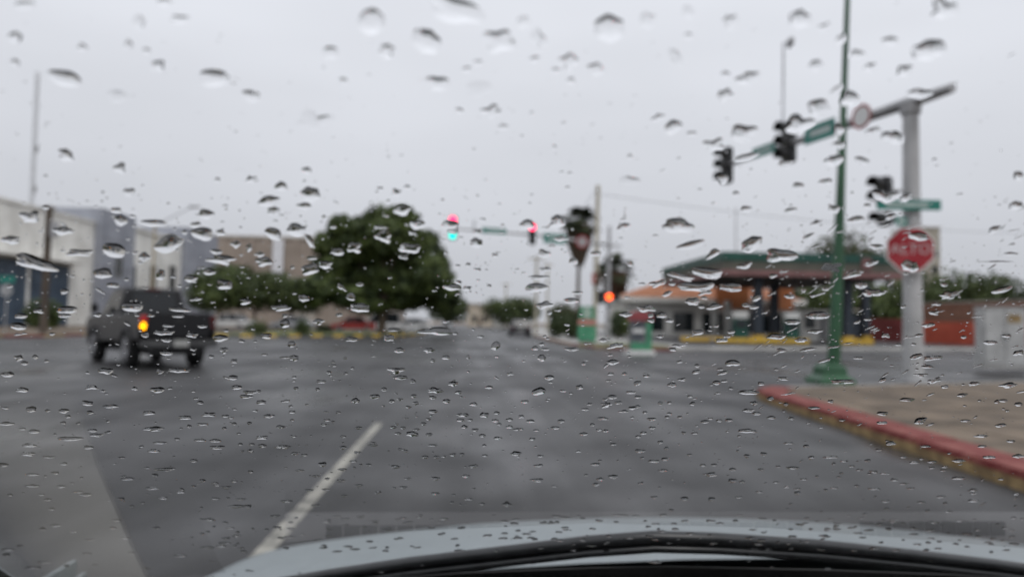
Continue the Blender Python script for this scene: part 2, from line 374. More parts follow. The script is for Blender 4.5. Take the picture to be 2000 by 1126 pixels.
tree('station_tree', (onY(1860, 66), 66, .1), zat(520, 1860, 66), 4.8, 'dark tree behind the orange wall, beside the stop sign post', M_leaf1, n=4500, leaf=.28, base=.1, seed=52)
tree('station_tree', (onY(1940, 58), 58, .1), zat(522, 1940, 58), 2.6, 'dark tree rising behind the pale cabinet, above the orange wall', M_leaf2, n=3000, leaf=.24, base=.12, seed=53)
tree('station_tree', (onY(2030, 60), 60, .1), zat(540, 2030, 60), 3.6, 'dense green tree at the end of the orange wall', M_leaf2, n=3000, leaf=.26, base=.06, seed=54)
palm('fan_palm', (onY(1127, 62), 62, .1), zat(436, 1133, 62)/.93, 'tall fan palm with a brown skirt of dead fronds', True, 3, 1.30)
palm('fan_palm', (onY(1198, 74), 74, .1), zat(528, 1203, 74)/.93, 'shorter fan palm behind the grey traffic light post', True, 9, 1.45)
for i, (px, py, h, r, lab) in enumerate([(500, 655, 1.1, 1.0, 'rounded shrub on the island near the parked silver car'), (592, 656, 1.25, .7, 'upright shrub near the middle of the island'), (632, 650, .8, .9, 'low shrub on the island before the red car')]):
    shrub('shrub', gp(px, py), h, r, lab, M_leaf2, group='shrubs on the planted island', seed=i)
shrub('shrub', (onY(72, 55), 55, .1), 2.3, 1.1, 'dark shrub before the blue shutters, left of the wooden pole', M_leaf1, 1200, .12, seed=7)
shrub('shrub', (onY(103, 56), 56, .1), 2.3, .9, 'dark shrub before the blue shutters, right of the wooden pole', M_leaf1, 1200, .12, seed=8)
for i, px in enumerate((1090, 1112, 1128)):
    shrub('hedge_bush', (onY(px, 52 - 2*i), 52 - 2*i, .1), 1.9, 1.0, ['clipped bush nearest the pale concrete post, beside the pavement', 'middle bush of the three beside the pavement', 'bush behind the green and pink board'][i], M_leaf2, 1500, .11, 'bushes beside the pavement', seed=60+i)
shrub('hedge_bush', (onY(1210, 52), 52, .13), 2.2, 1.3, 'dark bush before the station shop, behind the traffic light post', M_leaf1, 1600, .12, seed=66)

for i, (px, py, lab) in enumerate(((1590, 545, 'low dark tree seen under the canopy, left of the green lamp post'), (1690, 540, 'low dark tree seen under the canopy, right of the green lamp post'), (1760, 535, 'low dark tree behind the dark red wall and stop sign post'))):
    tree('station_tree', (onY(px, 80), 80, .1), zat(py, px, 80), 4.2, lab, M_leaf1, n=4000, leaf=.3, base=.05, seed=70+i)
# ------------------------------------------------------------------ buildings
M_white = mat('white_render', (0.76, 0.745, 0.70), 0.8, c2=(0.83, 0.82, 0.78), scale=.5)
M_lilac = mat('grey_lilac_render', (0.29, 0.305, 0.35), 0.7, c2=(0.335, 0.35, 0.395), scale=.5)
M_blue = mat('blue_shutter', (0.040, 0.066, 0.105), 0.5, c2=(0.07, 0.105, 0.15), scale=1)
M_glassd = mat('dark_window', (0.015, 0.022, 0.025), 0.08, var=.3)
M_frame = mat('window_frame', (0.25, 0.25, 0.25), 0.5)
FX = -40.3
def facade_y(px): d = ray(px, 600); return FX / (d.x / d.y)
def facade_z(px, py): Y = facade_y(px); return at(px, py, Y).z
y = [facade_y(p) for p in (-60, 178, 246, 350, 412)]
h1, h2, h3, h4 = facade_z(60, 410), facade_z(205, 415), facade_z(300, 462), facade_z(385, 455)
b = tag(empty('commercial_building', (FX, y[0], .1)), 'white building with blue roller shutters and a low flat roof', 'building')
y0 = y[0]
build('wall', MB().box(-28, 0, 0, y[1]-y0, 0, h1), M_white, b)
build('parapet', MB().box(-28.1, .12, -.1, y[1]-y0-.01, h1, h1+.28), M_white, b)
build('canopy', MB().box(.002, 1.3, 1, facade_y(132)-y0+.5, facade_z(60,503)-.25, facade_z(60,503)), M_white, b)
for (p0, p1) in ((-40, 48), (56, 131)):
    z1 = facade_z(60, 512); a0, a1 = facade_y(p0)-y0, facade_y(p1)-y0
    sh = build('roller_shutter', MB().box(.002, .05, a0, a1, .02, z1), M_blue, b); ns = 12
    for k in range(ns): build('slat', MB().bbox(.05, .10, a0+.05, a1-.05, .04 + z1*k/ns, z1*(k+1)/ns - .03, .02), M_blue, sh)
b = tag(empty('commercial_building', (FX, y[1], .1)), 'white building between two tall grey lilac blocks, with narrow windows', 'building')
y0 = y[1]
def tower(a, c, h, nm='tower_block'):
    return build(nm, MB().box(-9, .7, a-y0+.01, c-y0-.01, 0, h), M_lilac, b)
tower(y[1], y[2], h2); tw = tower(y[3], y[4], h4)
build('wall', MB().box(-26, 0, y[2]-y0, y[3]-y0, 0, h3), M_white, b)
build('cornice', MB().box(-26, .2, y[2]-y0+.01, y[3]-y0-.01, h3, h3+.35), M_white, b)
def window(px0, px1, py0, py1, off=0.0):
    a0, a1 = facade_y(px0)-y0, facade_y(px1)-y0; z0, z1 = facade_z((px0+px1)/2, py1), facade_z((px0+px1)/2, py0)
    w = build('window', MB().box(off+.002, off+.03, a0, a1, z0, z1), M_glassd, b)
    fr = MB()
    for q in ((a0-.1, a0, z0-.1, z1+.1), (a1, a1+.1, z0-.1, z1+.1), (a0, a1, z0-.1, z0), (a0, a1, z1, z1+.1), ((a0+a1)/2-.05, (a0+a1)/2+.05, z0, z1)): fr.box(off+.031, off+.09, *q)
    build('frame', fr, M_frame, w)
for q in ((247, 261), (290, 301), (328, 339)): window(q[0], q[1], 521, 585)
window(366, 388, 540, 578, .7); window(208, 222, 505, 540, .7); window(205, 222, 583, 612, .7)
for z in (.26, .5, .75): build('reveal_band', MB().box(.702, .73, .02, y[2]-y0-.02, h2*z, h2*z+.05), M_frame, b)

M_ware = mat('beige_cladding', (0.33, 0.275, 0.23), 0.75, c2=(0.38, 0.32, 0.27), scale=.15)
M_warel = mat('pale_cladding', (0.44, 0.40, 0.35), 0.75, scale=.2)
WY = 140.0; wx0, wx1 = onY(385, WY), onY(760, WY); wh = zat(466, 530, WY)
b = tag(empty('warehouse', (wx0, WY, 0)), 'huge beige ribbed warehouse with one white vertical strip', 'warehouse')
build('wall', MB().box(0, wx1-wx0, 0, 30, 0, wh), M_ware, b)
build('roof_edge', MB().box(-.2, wx1-wx0+.2, -.3, 30.2, wh, wh+.5), M_warel, b)
n = 13
for i in range(n):
    x = (wx1-wx0)*(i+.5)/n; build('rib', MB().box(x-.35, x+.35, -.35, -.002, 0, wh-.05), M_ware, b)
sx = onY(540, WY)-wx0; build('white_strip', MB().box(sx-1.05, sx+1.05, -.6, -.36, zat(560,540,WY), wh-.1), mat('white_panel', (.72,.73,.76), .5), b)
sx = onY(590, WY)-wx0; build('lower_panel', MB().box(sx-2.6, sx+2.6, -.5, -.353, 0, zat(540,590,WY)), M_warel, b)

HY = 165.0
b = tag(empty('far_house', (onY(912, HY), HY, 0)), 'pale beige house closing the far end of the road', 'house')
w = onY(962, HY)-onY(912, HY); hh = zat(592, 935, HY)
M_hse = mat('cream_render', (0.58, 0.50, 0.40), 0.8, scale=.5)
build('wall', MB().box(0, w, 0, 9, 0, hh-.5), M_hse, b); build('roof', MB().box(-.3, w+.3, -.3, 9.3, hh-.5, hh), M_warel, b)
for xx in (w*.2, w*.62): 
    q = build('window', MB().box(xx, xx+w*.16, -.04, -.002, 1.0, 2.6), M_glassd, b)
build('door', MB().box(w*.44, w*.56, -.05, -.002, 0, 2.2), M_bark, b)
b = tag(empty('low_white_house', (onY(966, 128), 134, 0)), 'low white house front under the dark trees', 'house')
build('wall', MB().box(0, 5.5, 0, 6, 0, 2.6), M_white, b); build('roof', MB().box(-.2, 5.7, -.2, 6.2, 2.6, 2.85), M_warel, b)
build('window', MB().box(1.2, 2.4, -.04, -.002, .9, 1.9), M_glassd, b); build('door', MB().box(3.4, 4.3, -.04, -.002, 0, 2.0), M_bark, b)

M_tow = mat('beige_tower', (0.40, 0.365, 0.30), 0.8, scale=.3)
b = tag(empty('beige_tower', (onY(1824, 95), 95, 0)), 'plain beige tower block behind the stop sign', 'building')
tw_w, tw_h = onY(1849, 95)-onY(1795, 95), zat(446, 1838, 95)
build('wall', MB().box(-3.0, tw_w-3, 0, 5, 0, tw_h), M_tow, b); build('roof_cap', MB().box(-3.1, tw_w-2.9, -.1, 5.1, tw_h, tw_h+.2), M_warel, b)
for k in range(3): build('window', MB().box(tw_w-4.2, tw_w-3.4, -.05, -.002, tw_h*.45+k*2.2, tw_h*.45+k*2.2+1.0), M_glassd, b)

# orange wall across the side street
M_or = mat('orange_red_paint', (0.58, 0.10, 0.058), 0.6, c2=(0.66, 0.14, 0.08), scale=.6)
M_brk = mat('brown_brick', (0.24, 0.115, 0.075), 0.8, c2=(0.30, 0.15, 0.10), scale=1.5)
M_dred = mat('dark_red_paint', (0.20, 0.035, 0.03), 0.7, c2=(0.26, 0.05, 0.045), scale=1)
A, B = ground(1700, 668), ground(2060, 684); dv = Vector((B.x-A.x, B.y-A.y, 0)); Lw = dv.length; ang = math.atan2(dv.y, dv.x)
b = tag(empty('boundary_wall', (A.x, A.y, 0), ang), 'long boundary wall, brown above and orange red below', 'wall')
hw = ground(1860, 589, 0); hw = zat(589, 1860, (A.y+B.y)/2)
t0 = Lw*.30
build('lower_band', MB().box(t0, Lw, 0, .25, 0, hw*.54), M_or, b); build('upper_band', MB().box(t0, Lw, .01, .24, hw*.54, hw-.1), M_brk, b)
build('coping', MB().box(t0-.02, Lw, -.05, .3, hw-.1, hw), M_warel, b)
build('dark_red_section', MB().box(0, t0-.6, .02, .25, 0, hw*.62), M_dred, b)
build('pier', MB().box(t0-.6, t0-.02, -.08, .3, 0, hw*.75), M_white, b)

# ------------------------------------------------------------------ petrol station
M_green = mat('station_green', (0.008, 0.062, 0.045), 0.4, c2=(0.012, 0.08, 0.058), scale=.8)
M_sred = mat('station_red', (0.20, 0.095, 0.09), 0.5, c2=(0.25, 0.125, 0.12), scale=.8)
M_tan = mat('station_tan', (0.10, 0.095, 0.075), 0.6, scale=.8)
M_navy = mat('navy_column', (0.03, 0.04, 0.055), 0.5)
M_tile = mat('terracotta_tile', (0.36, 0.155, 0.08), 0.75, c2=(0.46, 0.21, 0.12), scale=1.2)
CY = 46.0
cx0, cx1 = onY(1412, CY), onY(1765, CY); czt, czb = zat(491, 1420, CY), zat(537, 1420, CY)
zz = czt - czb
b = tag(empty('station_canopy', ((cx0+cx1)/2, CY, .13)), 'petrol station canopy with green, tan and red bands on dark columns', 'canopy')
hx = (cx1-cx0)/2; dep = CY*(635-491)/(635-527) - CY
czt -= .13; czb -= .13
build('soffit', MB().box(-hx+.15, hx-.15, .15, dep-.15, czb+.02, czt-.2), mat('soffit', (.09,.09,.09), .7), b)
def ring(nm, z0, z1, out, m):
    mbx = MB()
    mbx.box(-hx-out, hx+out, -out, .14, z0, z1); mbx.box(-hx-out, hx+out, dep-.14, dep+out, z0, z1)
    mbx.box(-hx-out, -hx+.14, .141, dep-.141, z0, z1); mbx.box(hx-.14, hx+out, .141, dep-.141, z0, z1)
    return build(nm, mbx, m, b)
ring('green_band', czb+zz*.62, czt, .06, M_green); ring('tan_band', czb+zz*.24, czb+zz*.617, .0, M_tan); ring('red_band', czb, czb+zz*.237, .04, M_sred)
build('roof', MB().box(-hx+.145, hx-.145, .145, dep-.145, czt-.19, czt-.05), M_warel, b)
build('emblem', MB().bbox(onY(1682,CY)-(cx0+cx1)/2, onY(1702,CY)-(cx0+cx1)/2, -.13, -.062, czb+zz*.36, czb+zz*.86, .02), M_sred, b)
for (px, yy) in ((1480, 1.6), (1512, 7), (1655, 1.6), (1690, 7)):
    x = onY(px, CY+yy) - (cx0+cx1)/2
    c_ = build('column', MB().bbox(x-.28, x+.28, yy-.28, yy+.28, 0, czb+.03, .04), M_navy, b)
    build('column_base', MB().bbox(x-.36, x+.36, yy-.36, yy+.36, 0, .5, .03), M_yel, c_)
for lx in (-3.5, 0, 3.5):
    build('ceiling_lamp', MB().box(lx-.3, lx+.3, 4, 4.6, czb-.03, czb+.018), M_white, b)
# pump islands with yellow kerbs, and pumps
M_pump = mat('pump_white', (0.6, 0.6, 0.58), 0.4)
def pump(px, Y, label):
    r = tag(empty('fuel_pump', (onY(px, Y), Y, .25)), label, 'fuel pump', 'fuel pumps under the canopy')
    build('cabinet', MB().bbox(-.45, .45, -.28, .28, 0, 1.5, .04), M_green, r); build('display_panel', MB().box(-.36, .36, -.30, -.282, .85, 1.4), M_glassd, r)
    build('head', MB().bbox(-.5, .5, -.3, .3, 1.5, 1.95, .05), M_pump, r)
    for s_ in (-1, 1):
        nz_ = build('nozzle', MB().bbox(s_*.5-.05, s_*.5+.05, -.1, .12, .8, 1.1, .02), M_navy, r)
        build('hose', MB().tube([(s_*.52,0,1.05),(s_*.66,-.05,.6),(s_*.6,-.02,.25),(s_*.5,0,.45)], .022, 6), M_navy, nz_)
for (px0, px1, Y, lab) in ((1398, 1580, 45.2, 'nearer yellow edged pump island before the dark columns'), (1640, 1706, 46.2, 'short yellow edged pump island right of the green lamp post')):
    x0, x1 = onY(px0, Y), onY(px1, Y); r = tag(empty('pump_island', ((x0+x1)/2, Y, .13)), lab, 'pump island')
    build('slab', MB().box(-(x1-x0)/2+.1, (x1-x0)/2-.1, .1, 1.5, 0, .2), M_paver, r)
    build('yellow_kerb', MB().bbox(-(x1-x0)/2, (x1-x0)/2, -.08, .098, 0, .30, .03), M_yel, r); build('yellow_kerb', MB().bbox(-(x1-x0)/2, (x1-x0)/2, 1.502, 1.66, 0, .30, .03), M_yel, r)
tag(build('yellow_kerb_strip', MB().bbox(onY(1330,47.5), onY(1400,47.5), 47.4, 47.6, .12, .42, .03), M_yel), 'short yellow kerb left of the pump island', 'kerb')
pump(1445, 46, 'fuel pump left of the first dark canopy column'); pump(1545, 46, 'fuel pump between the dark columns and the white kiosk')
# shop with terracotta roof
SY = 64.0; x0, x1 = onY(1222, SY), onY(1560, SY); r = tag(empty('station_shop', (x0, SY, .13)), 'white station shop with terracotta roof behind the canopy', 'shop')
w = x1-x0; hz = zat(590, 1290, SY)-.13; hr = zat(551, 1330, SY)-.13
build('wall', MB().box(0, w, 0, 10, 0, hz), M_white, r); build('fascia', MB().box(-.5, w+.4, -.8, 10.3, hz, hz+.45), M_white, r)
rf = MB(); e = (-.3, w+.2, -.6, 10.1); zt0 = hz+.452
rf.add([(e[0],e[2],zt0),(e[1],e[2],zt0),(e[1],e[3],zt0),(e[0],e[3],zt0),(e[0]+4.6,e[2]+4.2,hr+.3),(e[1]-4,e[2]+4.2,hr+.3)], [(0,1,5,4),(1,2,5),(2,3,4,5),(3,0,4),(3,2,1,0)])
roof = build('roof', rf, M_tile, r)
nrow = 7
for k in range(nrow):                       # courses of roof tiles
    t = k/nrow; z = zt0+(hr+.3-zt0)*t + .03; yy = e[2]+4.2*t; xa = e[0]+4.6*t; xb = e[1]-4*t
    build('tile_course', MB().tube([(xa+.1,yy+.05,z),(xb-.1,yy+.05,z)], .075, 6), M_tile, roof)
for i in range(5):
    xx = w*(.10 + i*.17); wd = build('window', MB().box(xx, xx+w*.12, -.05, -.002, .5, 2.3), M_glassd, r)
    build('frame', MB().box(xx-.06, xx, -.08, -.003, .4, 2.4).box(xx+w*.12, xx+w*.12+.06, -.08, -.003, .4, 2.4).box(xx, xx+w*.12, -.08, -.003, 2.3, 2.4), M_white, wd)
for px in (1395, 1420): 
    xx = onY(px, SY-2)-x0; build('porch_column', MB().bbox(xx-.25, xx+.25, -2.4, -1.9, 0, hz+.2, .03), M_white, r)
M_ore = mat('orange_panel', (0.52, 0.17, 0.06), 0.6, c2=(0.58, 0.22, 0.09), scale=.6)
pxa, pxb = onY(1396, SY-1)-x0, onY(1460, SY-1)-x0
build('orange_panel', MB().box(pxa, pxb, -1.4, -1.1, hz-.5, zat(553,1430,SY-1)-.13), M_ore, r)
pxa, pxb = onY(1505, SY-1)-x0, onY(1545, SY-1)-x0
build('orange_panel', MB().box(pxa, pxb, -1.4, -1.1, hz-.6, zat(556,1520,SY-1)-.13), M_ore, r)
# kiosk right of the columns
KY = 52.; x0, x1 = onY(1562, KY), onY(1626, KY); r = tag(empty('kiosk', (x0, KY, .13)), 'small white kiosk with a flat roof behind the green lamp post', 'kiosk')
hz = zat(606, 1600, KY); build('wall', MB().box(0, x1-x0, 0, 3, 0, hz-.3), M_white, r); build('roof', MB().box(-.25, x1-x0+.25, -.25, 3.2, hz-.3, hz-.1), M_white, r)
build('window', MB().box(.4, 1.2, -.05, -.002, 1.0, hz-.6), M_glassd, r); build('door', MB().box(1.5, 2.2, -.05, -.002, .02, hz-.6), M_frame, r)
x0, x1 = onY(1640, 56), onY(1688, 56); r = tag(empty('utility_shed', (x0, 56, .13)), 'dark doored utility shed with white corner post beside the red wall', 'shed')
build('wall', MB().box(0, x1-x0, 0, 3, 0, 2.2), M_navy, r); build('corner_post', MB().box(x1-x0-.3, x1-x0+.05, -.2, -.01, 0, 2.5), M_white, r); build('roof', MB().box(-.2, x1-x0+.2, -.3, 3.2, 2.5, 2.65), M_warel, r)

# signs on the corner
M_sgr = mat('sign_green', (0.06, 0.26, 0.14), 0.5, c2=(0.09, 0.33, 0.19), scale=2)
M_pink = mat('sign_pink', (0.50, 0.22, 0.19), 0.5); M_wht = mat('sign_white', (0.75, 0.75, 0.73), 0.4, var=.05)
M_gry = mat('sign_grey', (0.13, 0.14, 0.15), 0.35, c2=(0.22, 0.23, 0.24), scale=8)
p = gp(1146, 672); s = p[1]/1350
r = tag(empty('station_board', (p[0], p[1], .13)), 'green and pink standing board left of the traffic light post', 'sign')
hgt = 70*s; wd = 17*s
build('lower_panel', MB().bbox(-wd*1.05, wd*1.05, -.08, .08, .05, hgt*.47, .02), M_sgr, r); build('pink_band', MB().bbox(-wd, wd, -.09, .09, hgt*.472, hgt*.63, .02), M_pink, r)
build('upper_panel', MB().bbox(-wd*.9, wd*.9, -.08, .08, hgt*.632, hgt, .02), M_sgr, r)
for k in range(3): build('stripe', MB().box(-wd*.4+k*wd*.3, -wd*.26+k*wd*.3, -.09, -.081, hgt*.68, hgt*.95), M_wht, r)
build('foot', MB().bbox(-wd*.8, wd*.8, -.2, .2, 0, .049, .01), M_navy, r)
p = gp(1250, 692); s = p[1]/1350
r = tag(empty('price_totem', (p[0], p[1], .0 if p[1] < 33.5 else .13)), 'rounded totem sign with red cap, grey face and green side', 'sign')
w = 21*s; H = 88*s; zz0 = r.location.z
build('plinth', MB().bbox(-w*1.35, w*1.2, -.5, .5, -.02, 8*s, .03), M_wht, r)
build('panel', MB().bbox(-w, w*.45, -.2, .2, 8*s+.002, 66*s, .03), M_gry, r); build('side_panel', MB().bbox(w*.452, w, -.22, .22, 8*s+.002, 66*s, .05), M_sgr, r)
build('base_panel', MB().bbox(-w*.98, w*.44, -.215, -.201, 10*s, 24*s, .005), M_sgr, r)
cap = [(-w*1.1, 66*s+.002), (w*1.1, 66*s+.002)] + [(w*1.1*math.cos(q), 72*s + 14*s*math.sin(q)) for q in [math.pi*k/12 for k in range(13)]]
build('cap', MB().prism(cap, -.24, .24, 'y'), mat('totem_red', (0.28, 0.06, 0.065), .5), r)
for k in range(3): build('price_row', MB().box(-w*.8, w*.25, -.212, -.201, (32+k*11)*s, (39+k*11)*s), M_wht if k == 1 else M_navy, r)

# ------------------------------------------------------------------ poles, traffic lights, lamps
M_galv = mat('galvanised_steel', (0.38, 0.38, 0.385), 0.45, .4, c2=(0.46, 0.46, 0.465), scale=2)
M_pgrey = mat('grey_paint_post', (0.44, 0.44, 0.44), 0.5, c2=(0.52, 0.52, 0.52), scale=1.2)
M_pgreen = mat('green_paint_post', (0.022, 0.085, 0.038), 0.4, c2=(0.03, 0.105, 0.048), scale=2)
M_conc = mat('pale_concrete_post', (0.46, 0.42, 0.33), 0.7, c2=(0.52, 0.48, 0.38), scale=2)
M_black = mat('signal_black', (0.014, 0.014, 0.015), 0.4)
M_wood = mat('wood_post', (0.07, 0.055, 0.045), 0.85, c2=(0.11, 0.085, 0.065), scale=5, stretch=(1,1,.15))
M_plate = mat('street_plate_green', (0.014, 0.19, 0.15), 0.4, c2=(0.02, 0.23, 0.18), scale=2)
M_sred2 = mat('stop_red', (0.34, 0.014, 0.026), 0.6, c2=(0.38, 0.05, 0.06), scale=3, spec=.25)
M_lred = mat('lit_red', (0.5, 0.01, 0.02), 0.3, emit=((1.0, 0.02, 0.10), 5.5)); M_lgrn = mat('lit_green', (0.0, 0.4, 0.35), 0.3, emit=((0.0, 0.80, 0.62), 2.6))
M_lora = mat('lit_orange', (0.6, 0.1, 0.01), 0.3, emit=((1.0, 0.10, 0.015), 5.0)); M_lamb = mat('lit_amber', (0.6, 0.3, 0.0), 0.3, emit=((1.0, 0.38, 0.0), 4.2))
M_loff = mat('unlit_lens', (0.05, 0.045, 0.03), 0.2)
def signal_head(parent, c, face, lit, size=.34, nm='signal_head', n=3):
    """a vertical head; face: unit direction it looks to; lit: material for each lens, top to bottom"""
    f = Vector(face).normalized(); rz = math.atan2(f.y, f.x) + math.pi/2
    hd = build(nm, MB().bbox(-size*.5, size*.5, -.12, .12, -size*n/2, size*n/2, .04), M_black, parent)
    hd.location = c; hd.rotation_euler = (0, 0, rz)
    for k in range(n):
        z = size*(n/2 - .5 - k)
        build('lens', MB().disc((0,-.13,z), (0,1,0), size*.40, .03, 20), lit[k], hd)
        vz = MB(); m_ = 10; R0 = size*.46
        for i in range(m_):
            q0, q1 = math.pi*(-.08 + 1.16*i/m_), math.pi*(-.08 + 1.16*(i+1)/m_)
            P = [(math.cos(q)*R0, yy, z+math.sin(q)*R0) for q in (q0, q1) for yy in (-.12, -.38)]
            vz.add([P[0], P[1], P[3], P[2]], [(0,1,2,3)])
        build('visor', vz, M_black, hd, fix=False)
    return hd
def plate(parent, c, u, w, h, nm='street_name_plate', line=True):
    """a green plate centred at c, its width along the horizontal unit vector u"""
    rz = math.atan2(u[1], u[0]); o = build(nm, MB().bbox(-w/2, w/2, -.012, .012, -h/2, h/2, .01), M_plate, parent); o.location = c; o.rotation_euler = (0,0,rz)
    if line: build('lettering_strip', MB().box(-w*.36, w*.30, -.016, -.013, -h*.16, h*.16).box(-w*.36, w*.30, .013, .016, -h*.16, h*.16), mat('plate_white', (.5,.56,.54), .5), o)
    return o

# near grey post with its long arm
Pb = ground(1784, 757); ah = zat(200, 1782, Pb.y)
arm_end = ground(1424, 322, ah); stub = ground(1853, 172, ah)
r = tag(empty('traffic_light_post', (Pb.x, Pb.y, .13)), 'near grey traffic light post with a long arm and side mounted signals', 'traffic light')
def rel(p): return (p[0]-Pb.x, p[1]-Pb.y, p[2]-.13)
top = ah - .13
build('post', MB().tube([(0,0,0),(0,0,1.5),(0,0,top-.05)], [.205,.19,.155], 20), M_pgrey, r)
build('base_plate', MB().bbox(-.3,.3,-.3,.3,0,.04,.01), M_galv, r)
build('collar', MB().tube([(0,0,top-.26),(0,0,top-.06)], [.20,.22], 18), M_galv, r)
au = Vector((arm_end.x-Pb.x, arm_end.y-Pb.y, 0)); alen = au.length; au.normalize()
arm = build('arm', MB().tube([tuple(-au*1.0+Vector((0,0,top))), (0,0,top), tuple(au*alen*.5+Vector((0,0,top))), tuple(au*alen+Vector((0,0,top)))], [.10,.13,.095,.06], 14), M_galv, r)
side = Vector((au.y, -au.x, 0))
faceL = -side if (-side).x < 0 else side
def on_arm(px, py, dz=0.0):
    """distance along the arm at which a pixel column stands"""
    d = ray(px, py); t = Vector((d.x, d.y)); # solve Pb + au*s on the vertical plane through the ray
    den = au.x*t.y - au.y*t.x; s_ = -((Pb.x)*t.y - (Pb.y)*t.x)/den
    return s_
s1, s2 = on_arm(1420, 320), on_arm(1541, 245)
signal_head(r, tuple(au*s1+Vector((0,0,top+.0))), faceL, [M_loff]*3, .37); signal_head(r, tuple(au*s2+Vector((0,0,top+.05))), faceL, [M_loff]*3, .37)
for s_, hh in ((s1, .1), (s2, .1)): build('bracket', MB().tube([tuple(au*s_+Vector((0,0,top-.02))), tuple(au*s_+Vector((0,0,top-.02))+faceL*.16)], .035, 8), M_galv, r)
sa, sb = on_arm(1478, 290), on_arm(1522, 265); plate(r, tuple(au*(sa+sb)/2 + faceL*.14 + Vector((0,0,top+.02))), au, sb-sa if sb>sa else sa-sb, .30)
sa, sb = on_arm(1580, 240), on_arm(1640, 215); plate(r, tuple(au*(sa+sb)/2 + faceL*.14 + Vector((0,0,top-.0))), au, abs(sb-sa), .46)
sc_ = on_arm(1693, 205); cpos = au*sc_ + faceL*.16 + Vector((0,0,top))
rs_ = build('round_sign', MB().disc(cpos, faceL, .29, .02, 28), M_wht, r)
tor = MB(); 
for k in range(28):
    q0, q1 = 2*math.pi*k/28, 2*math.pi*(k+1)/28
    def cc(q, R_, o): return cpos + au*(math.cos(q)*R_) + Vector((0,0,math.sin(q)*R_)) + faceL*o
    tor.add([cc(q0,.29,.014), cc(q1,.29,.014), cc(q1,.23,.014), cc(q0,.23,.014)], [(0,1,2,3)]); tor.add([cc(q0,.29,-.014), cc(q1,.29,-.014), cc(q1,.23,-.014), cc(q0,.23,-.014)], [(3,2,1,0)])
build('red_ring', tor, M_sred2, rs_, fix=False)
M_mast = mat('pale_mast', (.55,.57,.60), .4)
mp_ = Vector((Pb.x, Pb.y, 0)) + au*on_arm(1529, 205); mtop = zat(84, 1535, mp_.y)
mo = build('camera_mast', MB().tube([rel((mp_.x, mp_.y, ah-.05)), rel((mp_.x+.02, mp_.y, mtop))], .03, 10), M_mast, r)
build('camera_bracket', MB().tube([rel((mp_.x+.02, mp_.y, mtop)), rel((mp_.x+.19, mp_.y, mtop+.01))], .018, 8), M_mast, mo)
build('camera', MB().bbox(mp_.x+.15-Pb.x, mp_.x+.27-Pb.x, mp_.y-.14-Pb.y, mp_.y+.14-Pb.y, mtop-.13-.10, mtop-.13+.13, .03), M_galv, mo)
# signals and plates on the post itself
L = at(1724, 372, Pb.y); signal_head(r, rel((L.x, L.y-.05, L.z-.02)), (-.93, -.37, 0), [M_loff]*2, .30, n=2)
L2 = at(1728, 428, Pb.y); signal_head(r, rel((L2.x, L2.y-.02, L2.z)), (-.93, -.37, 0), [M_loff]*1, .28, n=1)
for q in (L, L2): build('bracket', MB().tube([rel((q.x+.12, q.y, q.z)), (-.12, 0, q.z-.13)], .03, 8), M_galv, r)
q = at(1775, 400, Pb.y-.24); plate(r, rel(q), (1, -.08, 0), 1.34, .22)
q = at(1760, 432, Pb.y-.27); plate(r, rel(q), (1, .5, 0), .42, .20)
# stop sign on the post
q = at(1778, 487, Pb.y-.26); rad = 47*(Pb.y-.26)/1350
r2 = tag(empty('stop_sign', tuple(q)), 'red octagonal stop sign mounted on the near grey post', 'stop sign')
face = Vector((-q.x*.4, -q.y, 0)).normalized(); r2.rotation_euler = (0,0,math.atan2(face.y, face.x)+math.pi/2)
octo = [(rad*1.04*math.cos(math.pi/8+k*math.pi/4), rad*1.04*math.sin(math.pi/8+k*math.pi/4)) for k in range(8)]
build('rim', MB().prism(octo, -.004, .008, 'y'), M_wht, r2); build('face', MB().prism([(x*.93, z*.93) for x, z in octo], -.009, -.0045, 'y'), M_sred2, r2)
text('lettering', 'ALTO', rad*.62, mat('faded_white', (.52,.44,.44), .6), r2, Matrix.Translation((0,-.012,0)) @ Matrix.Rotation(R(90),4,'X'))
build('clamp', MB().box(-.05,.05,.0085,.10,-.2,-.15).box(-.05,.05,.0085,.10,.15,.2), M_galv, r2)
# a yellow band round the post
zb = zat(622, 1795, Pb.y); build('yellow_sticker', MB().tube([(0,0,zb-.13-.09),(0,0,zb-.13+.06)], [.192,.191], 20, cap=False), M_ochre, r)

# green lamp post in front of it
Gb = ground(1621, 762); r = tag(empty('lamp_post', (Gb.x, Gb.y, .13)), 'tall dark green lamp post on a flared square base at the near corner', 'lamp post')
gt = at(1648, 0, Gb.y); hx_ = (gt.x-Gb.x)/(gt.z); Ht = 8.6
s = Gb.y/1350
base_ = [[(sx_*w_, sy_*w_, z_) for sx_, sy_ in ((-1,-1),(1,-1),(1,1),(-1,1))] for w_, z_ in ((35*s,0),(34*s,.10),(24*s,.18),(22*s,.34),(14*s,.40))]
build('base', MB().loft(base_, smooth=False), M_pgreen, r)
bx_ = 8*s
build('post', MB().tube([(bx_,0,.38),(bx_+hx_*2.5,0,2.5),(bx_+hx_*5.6,0,5.6),(bx_+hx_*Ht,0,Ht)], [.125,.105,.062,.05], 18), M_pgreen, r)
ap = bx_+hx_*Ht; la_ = build('lamp_arm', MB().tube([(ap,0,Ht-.1),(ap-.5,.1,Ht+.35),(ap-1.6,.25,Ht+.5)], [.045,.04,.035], 10), M_pgreen, r)
build('lamp_head', MB().bbox(ap-2.3, ap-1.5, .1, .4, Ht+.44, Ht+.58, .05), M_galv, la_)

